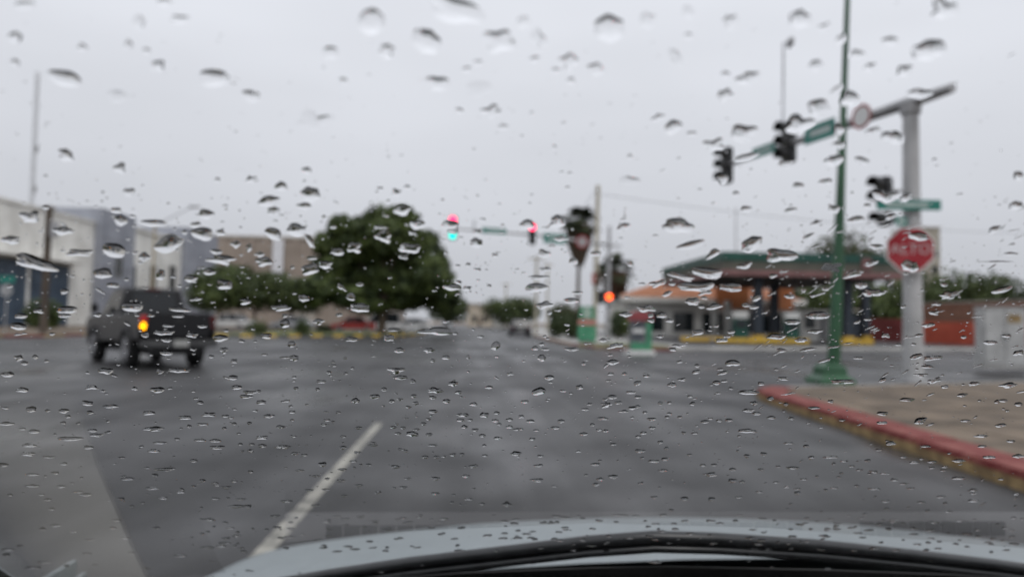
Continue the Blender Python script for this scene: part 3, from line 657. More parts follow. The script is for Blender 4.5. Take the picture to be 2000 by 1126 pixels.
# far traffic light facing the camera
Fb = ground(1187, 676); r = tag(empty('traffic_light_post', (Fb.x, Fb.y, .13)), 'far grey traffic light post with two red signals on an arm over the road', 'traffic light')
Fz = .13
ptop = zat(442, 1189, Fb.y)-Fz; zr = zat(478, 1187, Fb.y)-Fz
build('post', MB().tube([(0,0,0),(0,0,3),(.02,0,ptop)], [.14,.12,.085], 16), M_galv, r); build('base_plate', MB().bbox(-.28,.28,-.28,.28,0,.05,.01), M_galv, r)
AY = Fb.y - 2.4; lx, lz = at(884, 444, AY).x - Fb.x, at(884, 446, AY).z - Fz
arm_a, arm_b = Vector((0,0,zr)), Vector((lx, -2.4, lz)); fd = (arm_b-arm_a); fdn = fd.normalized()
build('arm', MB().tube([tuple(arm_a - fdn*.75), tuple(arm_a), tuple(arm_a+fd*.5+Vector((0,0,.12))), tuple(arm_b)], [.05,.085,.07,.045], 12), M_galv, r)
def far_on(px):
    lo, hi = 0.0, 1.1
    for _ in range(40):
        m_ = (lo+hi)/2; P = arm_a + fd*m_ + Vector((Fb.x, Fb.y, Fz)); d = CAM_ROT.transposed() @ (P-CAM_POS); u = 1000 + KPX*d.x/(-d.z)
        if u > px: lo = m_
        else: hi = m_
    t = (lo+hi)/2; return arm_a + fd*t + Vector((0,0,.12*(1-abs(2*t-1))))
c_ = far_on(885); signal_head(r, tuple(c_+Vector((0,-.18,-.0))), (-.06,-1,0), [M_lred, M_loff, M_lgrn], .40)
c_ = far_on(1039); signal_head(r, tuple(c_+Vector((0,-.22,-.02))), (-.06,-1,0), [M_lred, M_loff, M_loff], .36)
c_ = far_on(965); plate(r, tuple(c_+Vector((0,-.16,.02))), fdn, 1.30, .30); c_ = far_on(1083); plate(r, tuple(c_+Vector((0,-.16,-.08))), fdn, 1.28, .52)
c_ = far_on(1136); rs_ = build('round_sign', MB().disc(c_+Vector((0,-.2,-.05)), (0,1,0), .36, .02, 24), mat('dull_sign_face', (.36,.34,.34), .5), r)
rg = MB()
for k in range(24):
    q0, q1 = 2*math.pi*k/24, 2*math.pi*(k+1)/24; cq = c_+Vector((0,-.214,-.05))
    rg.add([cq+Vector((math.cos(q)*R_,0,math.sin(q)*R_)) for q, R_ in ((q0,.36),(q1,.36),(q1,.27),(q0,.27))], [(0,1,2,3)])
build('red_ring', rg, M_sred2, rs_, fix=False)
c_ = far_on(926); build('camera_mast', MB().tube([tuple(c_), tuple(c_+Vector((0,0,.52)))], [.05,.05], 8), M_mast, r)
zl = zat(580, 1185, Fb.y)-Fz
signal_head(r, (-.02,-.26,zl+.0), (-.05,-1,0), [M_lora], .42, n=1, nm='signal_head'); 
sd = build('signal_box', MB().bbox(-.62,-.24,-.22,.06,zl-.36,zl+.36,.05), M_black, r); build('signal_box', MB().bbox(.24,.62,-.2,.06,zl-.2,zl+.16,.04), M_black, r)

# other posts
def post(name, px, py_base, py_top, r0, r1, m, label, cat='pole', arm=None, lean=0.0, Y=None):
    p = ground(px, py_base) if Y is None else Vector((onY(px, Y), Y, 0)); Y = p.y; h = zat(py_top, px, Y)
    e = tag(empty(name, (p.x, p.y, .1)), label, cat); build('shaft', MB().tube([(0,0,-.1),(lean*h*.5,0,h*.5),(lean*h,0,h-.1)], [r0,(r0+r1)/2,r1], 12), m, e)
    if arm:
        for (z, w) in arm: 
            xa = build('crossarm', MB().bbox(-w/2+lean*h, w/2+lean*h, -.06, .06, z*h-.06, z*h+.06, .01), m, e)
            for k in range(4): build('insulator', MB().tube([(lean*h-w/2+.1+k*(w-.2)/3,0,z*h+.06),(lean*h-w/2+.1+k*(w-.2)/3,0,z*h+.2)], [.04,.03], 8), M_white, xa)
    return e, h
e, h = post('utility_pole', 84, 655, 402, .21, .17, M_wood, 'dark wooden utility pole before the blue roller shutters', arm=[(.965,.7)])
build('transformer', MB().tube([(.36,-.05,h-1.9),(.36,-.05,h-1.0)], .22, 14), M_galv, e); build('transformer_bracket', MB().box(.08,.16,-.05,.05,h-1.7,h-1.2), M_galv, e)
post('concrete_pole', 1161, 662, 362, .21, .17, M_conc, 'pale concrete pole rising beside the tall palm', lean=.012)
e = bpy.data.objects['concrete_pole']; build('meter_box', MB().bbox(-.32,-.02,-.35,-.17,4.2,5.1,.03), M_pink, e); build('meter_box', MB().bbox(.0,.42,-.42,-.2,4.1,5.2,.04), M_bark, e)
post('utility_pole', 1046, 655, 500, .15, .11, M_conc, 'pale utility pole beside the parked black car', arm=[(.95,1.6)])
post('utility_pole', 1068, 648, 512, .15, .11, M_conc, 'farther pale utility pole just right of the one by the black car', arm=[(.95,1.6)])
post('utility_pole', 987, 641, 552, .2, .15, M_conc, 'small distant utility pole beyond the parked black car', arm=[(.95,2.0)])
e, h = post('street_lamp', 295, 650, 436, .10, .07, mat('ochre_post', (.38,.31,.20), .6), 'ochre street lamp with a long pale arm behind the pickup truck', cat='street lamp', Y=52)
ar = build('lamp_arm', MB().tube([(0,0,h-.3),(1.4,-.1,h+.5),(2.7,-.2,h+1.15)], [.05,.045,.04], 8), M_mast, e); build('lamp_head', MB().bbox(2.5,3.3,-.35,-.05,h+1.1,h+1.25,.05), M_galv, ar)
# lattice radio mast behind the white building
ms = tag(empty('radio_mast', (onY(52, 95), 95, 0)), 'tall thin lattice radio mast behind the white building', 'radio mast'); mh = zat(140, 74, 95); mlean = (at(74,140,95).x-onY(52,95))/mh
tri = [(.26,0),(-.13,.22),(-.13,-.22)]
for (x, yv) in tri: build('leg', MB().tube([(x,yv,0),(x+mlean*mh,yv,mh)], .04, 6), M_frame, ms)
br = MB()
for k in range(int(mh/.9)):
    z = k*.9
    for i in range(3):
        a_, c2_ = tri[i], tri[(i+1) % 3]; br.tube([(a_[0]+mlean*z,a_[1],z),(c2_[0]+mlean*(z+.9),c2_[1],z+.9)], .018, 4, cap=False)
build('bracing', br, M_frame, ms)
for f_ in (.69, .53, .40): build('antenna', MB().bbox(mlean*mh*f_+.15, mlean*mh*f_+.5, -.15, .15, mh*f_-.5, mh*f_+.4, .08), M_frame, ms)
post('thin_mast', 1437, 640, 405, .12, .09, M_galv, 'very thin grey mast rising behind the station canopy', cat='mast', Y=110)
# street sign at the far left
p = at(12, 600, 42); e = tag(empty('street_sign', (p.x, 42, .1)), 'green street name sign over a round grey sign back', 'street sign')
za, zb_ = zat(545, 12, 42)-.1, zat(567, 12, 42)-.1
build('post', MB().tube([(0,0,0),(0,0,za+.2)], .04, 8), M_galv, e); plate(e, (0,-.06,za), (1,0,0), .95, .42, 'name_plate', False); build('sign_back', MB().disc((0,-.06,zb_), (0,1,0), .37, .02, 8), mat('sign_back', (.34,.35,.36), .5), e)

# roadside cabinet on the near corner
C0 = ground(1954, 727); s = C0.y/1350
r = tag(empty('utility_cabinet', (C0.x, C0.y, .13), -.25), 'pale grey double door utility cabinet on the near pavement', 'cabinet')
M_cab = mat('cabinet_grey', (0.46, 0.46, 0.45), 0.45, c2=(0.54, 0.54, 0.53), scale=2); w = 38*s; H = 120*s
build('body', MB().bbox(-w, w, -.3, .3, .08, H, .02), M_cab, r); build('plinth', MB().box(-w-.04, w+.04, -.34, .34, 0, .078), M_paver, r); build('lid', MB().bbox(-w-.03, w+.03, -.34, .34, H+.002, H+.05, .015), M_cab, r)
for sgn in (-1, 1):
    d_ = build('door', MB().bbox(min(sgn*.012, sgn*(w-.04)), max(sgn*.012, sgn*(w-.04)), -.322, -.302, .16, H-.06, .008), M_cab, r)
    build('handle', MB().bbox(sgn*.06-.015, sgn*.06+.015, -.35, -.323, H*.48, H*.58, .008), M_navy, d_)
    if sgn > 0: build('warning_sticker', MB().box(.08, w*.75, -.327, -.3235, H*.76, H*.90), M_ochre, d_)
# overhead wires between the poles
for (pa, pb_, sag, lab) in (((84,405,50),(-140,330,30),.5,'overhead wire running from the wooden pole out of the picture'), ((1046,503,62),(1163,372,45),.6,'overhead wire from the pale utility pole up to the concrete pole'), ((1163,378,45),(2200,455,60),.9,'overhead wire from the concrete pole to the far right, above the canopy')):
    a_, b_ = at(*pa), at(*pb_); pts = [a_.lerp(b_, t/16) - Vector((0,0,sag*4*(t/16)*(1-t/16))) for t in range(17)]
    tag(build('overhead_wire', MB().tube(pts, .016, 5), M_black), lab, 'wire')
# ------------------------------------------------------------------ vehicles
M_tyre = mat('tyre', (0.018, 0.018, 0.018), 0.8); M_rim = mat('rim', (0.30, 0.30, 0.31), 0.35, .7)
M_cglass = mat('car_glass', (0.012, 0.014, 0.016), 0.06); M_plastic = mat('black_plastic', (0.02, 0.02, 0.021), 0.55)
M_tail = mat('tail_red', (0.09, 0.006, 0.008), 0.25); M_head = mat('headlight', (0.6, 0.6, 0.6), 0.1); M_lplate = mat('licence_plate', (0.42, 0.42, 0.40), 0.5)
M_tlit = mat('tail_lit', (0.30, 0.012, 0.015), 0.2, emit=((1.0, .03, .03), .12))
def wheel(parent, x, y, r, w=.22):
    s_ = 1 if x > 0 else -1
    o = empty('wheel', (x, y, r)); o.parent = parent
    t = MB(); n = 28; prof = [(-w/2, r*.66), (-w/2, r*.93), (-w*.38, r), (w*.38, r), (w/2, r*.93), (w/2, r*.66)]
    secs = [[(a_, math.cos(2*math.pi*k/n)*b_, math.sin(2*math.pi*k/n)*b_) for k in range(n)] for a_, b_ in prof]
    t.loft(secs, cap=True); build('tyre', t, M_tyre, o)
    rm = MB().disc((s_*w*.44,0,0), (1,0,0), r*.64, .06, 20)
    for k in range(5):
        q = 2*math.pi*k/5; rm.tube([(s_*w*.53,0,0),(s_*w*.53,math.cos(q)*r*.6,math.sin(q)*r*.6)], .035, 6)
    build('rim', rm, M_rim, o)
def shell(prof, W, tum=.0):
    """side outline (y, z) lofted over the width with rounded shoulders: sections across x"""
    mb = MB(); secs = []
    for f, k in ((-1.0, .0), (-.985, .55), (-.93, .9), (-.8, 1.0), (0, 1.012), (.8, 1.0), (.93, .9), (.985, .55), (1.0, .0)):
        zc = sum(z for _, z in prof)/len(prof); yc = sum(y_ for y_, _ in prof)/len(prof)
        q = .93 + .07*k; secs.append([(f*W, yc+(y_-yc)*(.97+.03*k), zc+(z-zc)*q) for y_, z in prof])
    return mb.loft(secs)
def car(name, loc, rz, paint, label, cat='car', L=4.4, W=.88, H=1.45, group=None, van=False):
    r = tag(empty(name, loc, rz), label, cat, group); wr = .31; h = L/2
    body = [(-h+.05,.28),(h-.1,.26),(h,.5),(h-.08,.70),(h*.52,.86),(-h*.62,.90),(-h+.02,.88),(-h,.5)]
    build('body', shell(body, W), paint, r)
    if van: g = [(-h+.08,.87),(h*.62,.85),(h*.40,H*.9),(h*.22,H),(-h+.25,H),(-h+.10,H*.86)]
    else: g = [(-h*.74,.87),(h*.56,.84),(h*.20,H*.965),(-.05,H),(-h*.38,H*.985),(-h*.60,H*.92)]
    mb = MB(); secs = []
    for f in (-1, 1):
        secs.append([(f*W*(.93 if z < 1.0 else .70), y_, z) for y_, z in g])
    mb.loft(secs, smooth=False); build('cabin', mb, M_cglass, r)
    ys = [y_ for y_, z in g if z > H*.95]
    build('roof', MB().bbox(-W*.70, W*.70, min(ys)-.05, max(ys)+.05, H-.03, H+.015, .02), paint, r)
    for s_ in (-1, 1):
        pl = MB()
        for (yb, yt) in ((g[1][0]-.02, max(ys)), (.0, .0), (g[0][0]+.02, min(ys)+.02)):
            pl.tube([(s_*W*.93, yb, .86), (s_*W*.71, yt, H-.02)], .035, 6)
        build('pillar', pl, paint, r)
        build('headlight', MB().bbox(s_*W*.72-.16, s_*W*.72+.16, h-.14, h-.01, .56, .70, .03), M_head, r)
        build('tail_light', MB().bbox(s_*W*.78-.14, s_*W*.78+.14, -h-.01, -h+.14, .62, .82, .03), M_tail, r)
        build('mirror', MB().bbox(s_*W*1.05-.08, s_*W*1.05+.08, h*.36, h*.36+.12, .88, 1.02, .03), paint, r)
        for yy in (h*.60, -h*.60): wheel(r, s_*(W-.10), yy, wr)
    build('licence_plate', MB().box(-.2,.2,-h-.02,-h-.002,.5,.64), M_lplate, r)
    build('bumper', MB().bbox(-W*.9,W*.9,-h-.05,-h+.2,.28,.46,.04).bbox(-W*.9,W*.9,h-.2,h+.04,.26,.44,.04), paint, r)
    return r
P_white = mat('paint_white', (.62,.62,.61), .2, var=.03); P_silver = mat('paint_silver', (.42,.43,.44), .25, .5, var=.03); P_red = mat('paint_red', (.30,.035,.03), .25, var=.05)
P_black = mat('paint_black', (.012,.012,.014), .18, var=.05); P_grey = mat('paint_grey', (.12,.12,.125), .25, .3, var=.05)
cars = [(450, 72, 84, P_white, 'white parked car behind the pickup, before the street trees', False, 1.6), (572, 74, 80, P_silver, 'silver parked car behind the middle island shrub', False, 1.45),
        (690, 70, 100, P_red, 'red parked car under the large tree', False, 1.5), (742, 74, 100, P_white, 'white parked van under the large tree', True, 2.0),
        (805, 76, 85, P_white, 'white parked car beyond the large tree trunk', False, 1.45), (875, 120, 178, P_silver, 'silver parked car far down the road, beside the smaller tree', False, 1.5)]
for px, Y, rz, pt, lab, v, hh in cars:
    car('parked_van' if v else 'parked_car', (onY(px, Y), Y, 0), R(rz), pt, lab, 'van' if v else 'car', H=hh, van=v, group=None if v else 'cars parked beyond the island')
p = ground(1017, 657); car('parked_car', (p.x, p.y+2.2, 0), 0, P_black, 'black car seen from behind, stopped by the far kerb', H=1.5, L=4.5, W=.92)

# the dark pickup turning left
p = ground(314, 722)
T = tag(empty('pickup_truck', (p.x-1.4, p.y+2.2, 0), R(41)), 'black double cab pickup truck with its amber turn signal lit', 'pickup truck')
P_truck = mat('paint_truck', (.012,.012,.0135), .34, var=.08, spec=.35)
W = .92; h = 2.65; T.scale = (.93, .95, 1.12)
build('body', shell([(-h,.55),(-h,.62),(-.55,.55),(1.0,.5),(h-.1,.5),(h,.7),(h-.06,.98),(h-.35,1.06),(1.15,1.13),(-.5,1.14),(-h+.02,1.16),(-h-.01,.9)], W), P_truck, T)
cabp = [(-.62,1.1),(1.28,1.1),(.55,1.70),(.2,1.76),(-.42,1.75),(-.52,1.70)]
cb = MB().loft([[(f*W*(.95 if z < 1.2 else .76), y_, z) for y_, z in cabp] for f in (-1, -.999, .999, 1)], smooth=False); build('cab', cb, P_truck, T)
build('rear_window', MB().add([(-.60,-.632,1.20),(.60,-.632,1.20),(.52,-.552,1.64),(-.52,-.552,1.64)], [(0,1,2,3)]).add([(-.60,-.64,1.20),(.60,-.64,1.20),(.52,-.56,1.64),(-.52,-.56,1.64)], [(3,2,1,0)]), M_cglass, T)
build('windscreen', MB().add([(-.74,1.20,1.20),(.74,1.20,1.20),(.62,.62,1.68),(-.62,.62,1.68)], [(0,1,2,3)]), M_cglass, T)
for s_ in (-1, 1):
    for (y0_, y1_) in ((-.48,.22),(.30,.98)):
        t0_, t1_ = (.0, .12) if y0_ < 0 else (.0, -.38)
        sw = MB().add([(s_*W*.945, y0_, 1.17),(s_*W*.945, y1_, 1.17),(s_*W*.80, y1_+t1_*.9, 1.64),(s_*W*.80, y0_+.02, 1.64)], [(0,1,2,3)] if s_ > 0 else [(3,2,1,0)]); build('side_window', sw, M_cglass, T)
        dr = build('door_handle', MB().bbox(s_*W*1.005-.015, s_*W*1.005+.02, y0_+.04, y0_+.2, .98, 1.02, .008), M_rim, T)
    build('mirror', MB().bbox(s_*1.08-.09, s_*1.08+.09, .92, 1.02, 1.16, 1.38, .03), P_truck, T)
    build('headlight', MB().bbox(s_*.72-.15, s_*.72+.15, h-.1, h+.01, .78, .98, .03), M_head, T)
    tl = build('tail_light', MB().bbox(s_*.83-.08, s_*.83+.075, -h-.03, -h+.09, .98, 1.12, .02), M_tlit if s_ < 0 else M_tail, T)
    build('turn_signal', MB().bbox(s_*.83-.065, s_*.83+.06, -h-.035, -h+.09, .83, .965, .03), M_lamb if s_ < 0 else M_tail, T)
    for yy in (-1.55, 1.62):
        wheel(T, s_*(W-.13), yy, .385, .27)
        arch = MB()
        for k in range(10):
            q0, q1 = math.pi*k/10, math.pi*(k+1)/10
            Pq = [(s_*(W+.0), yy+math.cos(q)*R_, .40+math.sin(q)*R_) for q in (q0,q1) for R_ in (.40,.47)]; Pq2 = [(s_*(W+.05), b_, c_) for _, b_, c_ in Pq]
            arch.add([Pq2[0],Pq2[1],Pq2[3],Pq2[2]], [(0,1,2,3)]); arch.add([Pq[1],Pq[3],Pq2[3],Pq2[1]], [(0,1,2,3)]); arch.add([Pq[0],Pq[2],Pq2[2],Pq2[0]], [(0,1,2,3)])
        build('wheel_arch', arch, M_plastic, T, fix=False)
tg = build('tailgate', MB().bbox(-.74,.74,-h-.035,-h+.02,.66,1.15,.03), P_truck, T); build('handle', MB().bbox(-.12,.12,-h-.055,-h-.036,.98,1.06,.01), M_plastic, tg)
bp = build('rear_bumper', MB().bbox(-.92,.92,-h-.2,-h+.05,.46,.62,.04), mat('bumper_grey', (.10,.10,.10), .35, .6), T); build('licence_plate', MB().box(-.17,.17,-h-.215,-h-.202,.48,.62), M_lplate, bp)
build('chassis', MB().box(-.6,.6,-h+.1,h-.2,.30,.50).tube([(-.8,-1.55,.385),(.8,-1.55,.385)], .07, 8), M_plastic, T)
build('bed_floor_cover', MB().bbox(-.80,.80,-h+.04,-.66,1.13,1.19,.02), M_plastic, T)
build('roof_lamp', MB().bbox(-.18,.18,-.56,-.47,1.69,1.735,.01), M_tail, T)
# ------------------------------------------------------------------ the car the picture is taken from
XC = 0.45                                     # the car's centre line; the camera is left of it
own = tag(empty('car', (XC, 0, 0)), 'silver car around the viewer: bonnet, wiper and rain covered windscreen in front', 'car')
ORG = Vector((XC, 0, 0))
P_own = mat('silver_blue_paint', (0.29, 0.325, 0.335), 0.38, 0.45, var=.04, scale=30, bump=.25, bscale=160)
def zc(yv):
    pts = [(.88,-.335),(1.0,-.345),(1.2,-.372),(1.4,-.408),(1.6,-.453),(1.8,-.515),(1.95,-.60),(2.08,-.72),(2.16,-.88)]
    for (a_, za_), (b_, zb_) in zip(pts[:-1], pts[1:]):
        if yv <= b_: t = (yv-a_)/(b_-a_); return za_ + (zb_-za_)*t
    return pts[-1][1]
ys_ = [1.0+.039*i for i in range(31)]; ss = [-.93,-.925,-.91,-.88,-.84,-.79,-.72,-.6,-.45,-.3,-.15,0,.15,.3,.45,.6,.72,.79,.84,.88,.91,.925,.93]
hv, hf = [], []
for yv in ys_:
    for i, s_ in enumerate(ss):
        a_ = abs(s_); z = CAM_H + .01 + zc(yv) - .09*s_*s_ - (max(0, a_-.80)/.3)**2*.03 + .003*math.exp(-((a_-.5)/.05)**2)
        if i in (0, len(ss)-1): z = .35
        elif a_ > .92: z -= .10
        hv.append((s_, yv, z))
m_ = len(ss)
for i in range(len(ys_)-1):
    for k in range(m_-1): hf.append((i*m_+k, i*m_+k+1, (i+1)*m_+k+1, (i+1)*m_+k))
build('bonnet', MB().add(hv, hf, True), P_own, own)
build('front_bumper', MB().bbox(-.90,.90,2.04,2.22,.22,.46,.06), P_own, own)
build('cowl', MB().bbox(-.72,.90,.80,1.03,CAM_H-.46,CAM_H-.374,.02), M_plastic, own)
TH = R(33); P0 = Vector((0, .30, CAM_H)); N = Vector((0, math.sin(TH), math.cos(TH))); V = Vector((0, -math.cos(TH), math.sin(TH))); U = Vector((1,0,0))
def glass(px, py):
    d = ray(px, py); return CAM_POS + d*(N.dot(P0-CAM_POS)/N.dot(d))
def uv(p): q = p - P0; return q.x, q.dot(V)
# pane: laminated glass, 5 mm thick
M_pane = bpy.data.materials.new('clear_glass'); M_pane.use_nodes = True
nn = M_pane.node_tree.nodes; nn.remove(nn['Principled BSDF']); tb = nn.new('ShaderNodeBsdfTransparent'); tb.inputs[0].default_value = (1,1,1,1)
M_pane.node_tree.links.new(tb.outputs[0], nn['Material Output'].inputs[0])
def gl(u, v, o): return P0 + U*u + V*v + N*o - ORG
corners = [(XC-.93,-.60),(XC+.93,-.60),(XC+.78,.46),(XC-.78,.46)]
pm = MB(); pm.add([gl(u,v,-.005) for u,v in corners] + [gl(u,v,0) for u,v in corners], [(3,2,1,0),(4,5,6,7),(0,1,5,4),(1,2,6,5),(2,3,7,6),(3,0,4,7)])
pane = build('windscreen', pm, M_pane, own)
# the part of the glass given a dashboard reflection, faded by hand at its edges
def mirror_mat(name, e0, e1, axis, f0, f1, g0=None, g1=None):
    """clear glass with Fresnel reflection; ramps fade the reflection out towards its edges (local x / y)"""
    m = bpy.data.materials.new(name); m.use_nodes = True; n, l = m.node_tree.nodes, m.node_tree.links; n.remove(n['Principled BSDF'])
    t = n.new('ShaderNodeBsdfTransparent'); g = n.new('ShaderNodeBsdfGlossy'); g.inputs['Roughness'].default_value = .02
    fr = n.new('ShaderNodeFresnel'); fr.inputs['IOR'].default_value = 1.65
    tcn = n.new('ShaderNodeTexCoord'); sp = n.new('ShaderNodeSeparateXYZ'); l.new(tcn.outputs['Object'], sp.inputs[0])
    def ramp(sock, a_, b_):
        r_ = n.new('ShaderNodeMapRange'); r_.interpolation_type = 'SMOOTHSTEP'; r_.inputs[1].default_value = min(a_, b_); r_.inputs[2].default_value = max(a_, b_)
        r_.inputs[3].default_value = 0 if a_ < b_ else 1; r_.inputs[4].default_value = 1 if a_ < b_ else 0; l.new(sock, r_.inputs[0]); return r_.outputs[0]
    fac = fr.outputs[0]
    for r_ in [ramp(sp.outputs[axis], e0, e1), ramp(sp.outputs[1], f0, f1)] + ([ramp(sp.outputs[1], g0, g1)] if g0 is not None else []):
        k = n.new('ShaderNodeMath'); k.operation = 'MULTIPLY'; l.new(fac, k.inputs[0]); l.new(r_, k.inputs[1]); fac = k.outputs[0]
    mxs = n.new('ShaderNodeMixShader'); l.new(fac, mxs.inputs[0]); l.new(t.outputs[0], mxs.inputs[1]); l.new(g.outputs[0], mxs.inputs[2])
    l.new(mxs.outputs[0], n['Material Output'].inputs[0]); return m
GM = Matrix((( *U, 0), (*V, 0), (*N, 0), (0,0,0,1))).transposed(); GM.translation = P0 - ORG
def film(name, poly, m):
    pts = [uv(glass(*q)) for q in poly]; o = build(name, MB().add([(u, v, -.007) for u, v in pts], [tuple(range(len(pts)))]), m, pane, fix=False); o.matrix_local = GM
    if (o.data.polygons[0].normal.z > 0): o.data.flip_normals()      # the face looks into the car
    return o
v_of = lambda py, px=1000: uv(glass(px, py))[1]
u_of = lambda px, py: uv(glass(px, py))[0]
film('reflective_glass', [(-60,1120),(-60,655),(290,655),(330,790),(365,900),(400,1000),(430,1075),(445,1100),(60,1135)], mirror_mat('mirroring_glass', -.165, -.235, 0, v_of(655,150), v_of(860,200)))
film('reflective_glass', [(560,1040),(560,900),(2100,900),(2100,1062),(1800,1036),(1500,1012),(1150,1002),(800,1018)], mirror_mat('mirroring_glass_low', -.30, -.16, 0, v_of(905), v_of(975)))
# black ceramic edge of the glass
M_frit = mat('black_ceramic', (0.004,0.004,0.004), .5)
top_ = [(-60,1068),(0,1094),(40,1122),(70,1150),(400,1160),(560,1136),(700,1120),(900,1104),(1150,1094),(1300,1091),(1600,1098),(1850,1108),(2100,1122)]
pts = [uv(glass(*q)) for q in top_]; bot = [(XC+.93,-.60),(XC-.93,-.60)]
fo = build('frit_band', MB().prism([(u,v) for u,v in pts] + bot, -.0066, -.0054), M_frit, pane); fo.matrix_local = GM
# wiper resting low on the glass
M_wip = mat('wiper_black', (0.016,0.017,0.018), .35, var=.3, scale=60); M_wipm = mat('wiper_satin', (0.30,0.33,0.35), .25, .6)
wp = [(520,1142),(640,1123),(800,1101),(1000,1079),(1150,1062),(1280,1053),(1400,1056),(1600,1068),(1800,1087),(1950,1103),(2100,1122)]
g_ = lambda q, o: glass(*q) + N*o - ORG
wroot = empty('wiper', tuple(g_((1280,1053), 0))); wroot.parent = own; wl_ = Vector(wroot.location)
def wsub(name, mb, m): return build(name, MB().add([Vector(p)-wl_ for p in mb.v], mb.f, True), m, wroot)
wsub('blade_spine', MB().tube([g_((q[0], q[1]+26),.013) for q in wp], .0062, 10), M_wip)
wsub('rubber', MB().tube([g_((x, y_+27),.004) for x, y_ in wp], .0035, 6), M_wip)
wsub('arm', MB().tube([g_((q[0],q[1]+36),.019) for q in ((1085,1084),(1140,1081),(1215,1068),(1330,1064),(1432,1064))], [.0028,.0035,.0038,.0036,.003], 8), M_wipm)
wsub('arm_clip', MB().tube([g_((q[0],q[1]+27),.014) for q in ((1235,1059),(1290,1055),(1345,1059))], [.006,.0072,.006], 8), M_wip)
# dashboard under the glass: it mirrors itself in the lower windscreen
M_dash = mat('dash_grey', (0.07,0.07,0.07), .7, bump=.4, bscale=300); M_beige = mat('dash_beige', (0.36,0.345,0.295), .65, c2=(.44,.42,.365), scale=6)
M_slot = mat('vent_black', (0.006,0.006,0.006), .8)
DZ = CAM_H - .33
def on_dash(px, py, z=DZ):
    p = glass(px, py); d = ray(px, py); d = d - N*(2*d.dot(N)); t = (z-p.z)/d.z; q = p + d*t; return (q.x - XC, q.y)
dash = build('dashboard', MB().bbox(-.99,.99,.28,.80,DZ-.20,DZ,.02), M_dash, own)
edge = [(148,640),(160,720),(178,800),(205,880),(238,960),(272,1040),(312,1126)]
ed = [on_dash(*q) for q in edge]
poly = [(x, yv) for x, yv in ed] + [(-.985, ed[-1][1]), (-.985, ed[0][1])]
build('beige_panel', MB().prism(poly, DZ+.0005, DZ+.006), M_beige, dash)
def vent(px0, px1, py0, py1, n):
    for k in range(n):
        a_, b_ = px0+(px1-px0)*(k+.06)/n, px0+(px1-px0)*(k+.94)/n
        q = [on_dash(a_,py0), on_dash(b_,py0), on_dash(b_,py1), on_dash(a_,py1)]
        build('vent_slot', MB().prism(q, DZ+.0022, DZ+.004), M_slot, dash)
tq = [on_dash(*q) for q in ((560,972),(2080,972),(2080,1034),(560,1046))]
build('added_vent_trim', MB().prism(tq, DZ+.0003, DZ+.0018), mat('trim_grey', (.34,.34,.345), .6), dash)  # pale strip added so the vent slots show in the windscreen's reflection
vent(640, 1120, 996, 1030, 14); vent(1278, 1560, 990, 1016, 9); vent(1668, 1950, 990, 1016, 9)
# roof, pillars, doors and wheels close the car round the viewer
for s_ in (-1, 1):
    build('windscreen_pillar', MB().tube([(s_*.96,.80,DZ-.02),(s_*.89,.3,CAM_H),(s_*.81,-.10,CAM_H+.26)], [.045,.04,.04], 10), P_own, own)
    build('side_panel', MB().bbox(s_*1.02-.03, s_*1.02+.03, -2.1, 1.06, .30, .90, .03), P_own, own)
    for yy in (1.42, -1.35): wheel(own, s_*.84, yy, .31)
build('roof', MB().bbox(-.80,.80,-1.5,-.10,CAM_H+.25,CAM_H+.30,.04), P_own, own)
M_lin = mat('cabin_lining', (0.022,0.022,0.024), .8)
lin = MB().box(-.79,.79,-1.48,-.12,CAM_H+.235,CAM_H+.249).box(-.89,.89,-1.46,-1.42,.3,CAM_H+.23)
for s_ in (-1, 1):
    xa, xb = sorted((s_*.992, s_*1.0)); lin.prism([(-1.46,.30),(.80,.30),(.80,DZ-.03),(.30,CAM_H-.03),(-.10,CAM_H+.22),(-1.46,CAM_H+.22)], xa, xb, 'x')
build('cabin_lining', lin, M_lin, own)
build('rear_body', MB().bbox(-.90,.90,-2.3,-1.7,.30,.95,.06), P_own, own)
for s_ in (-1, 1): build('rear_pillar', MB().tube([(s_*.84,-1.9,.9),(s_*.68,-1.45,CAM_H+.26)], .05, 8), P_own, own)

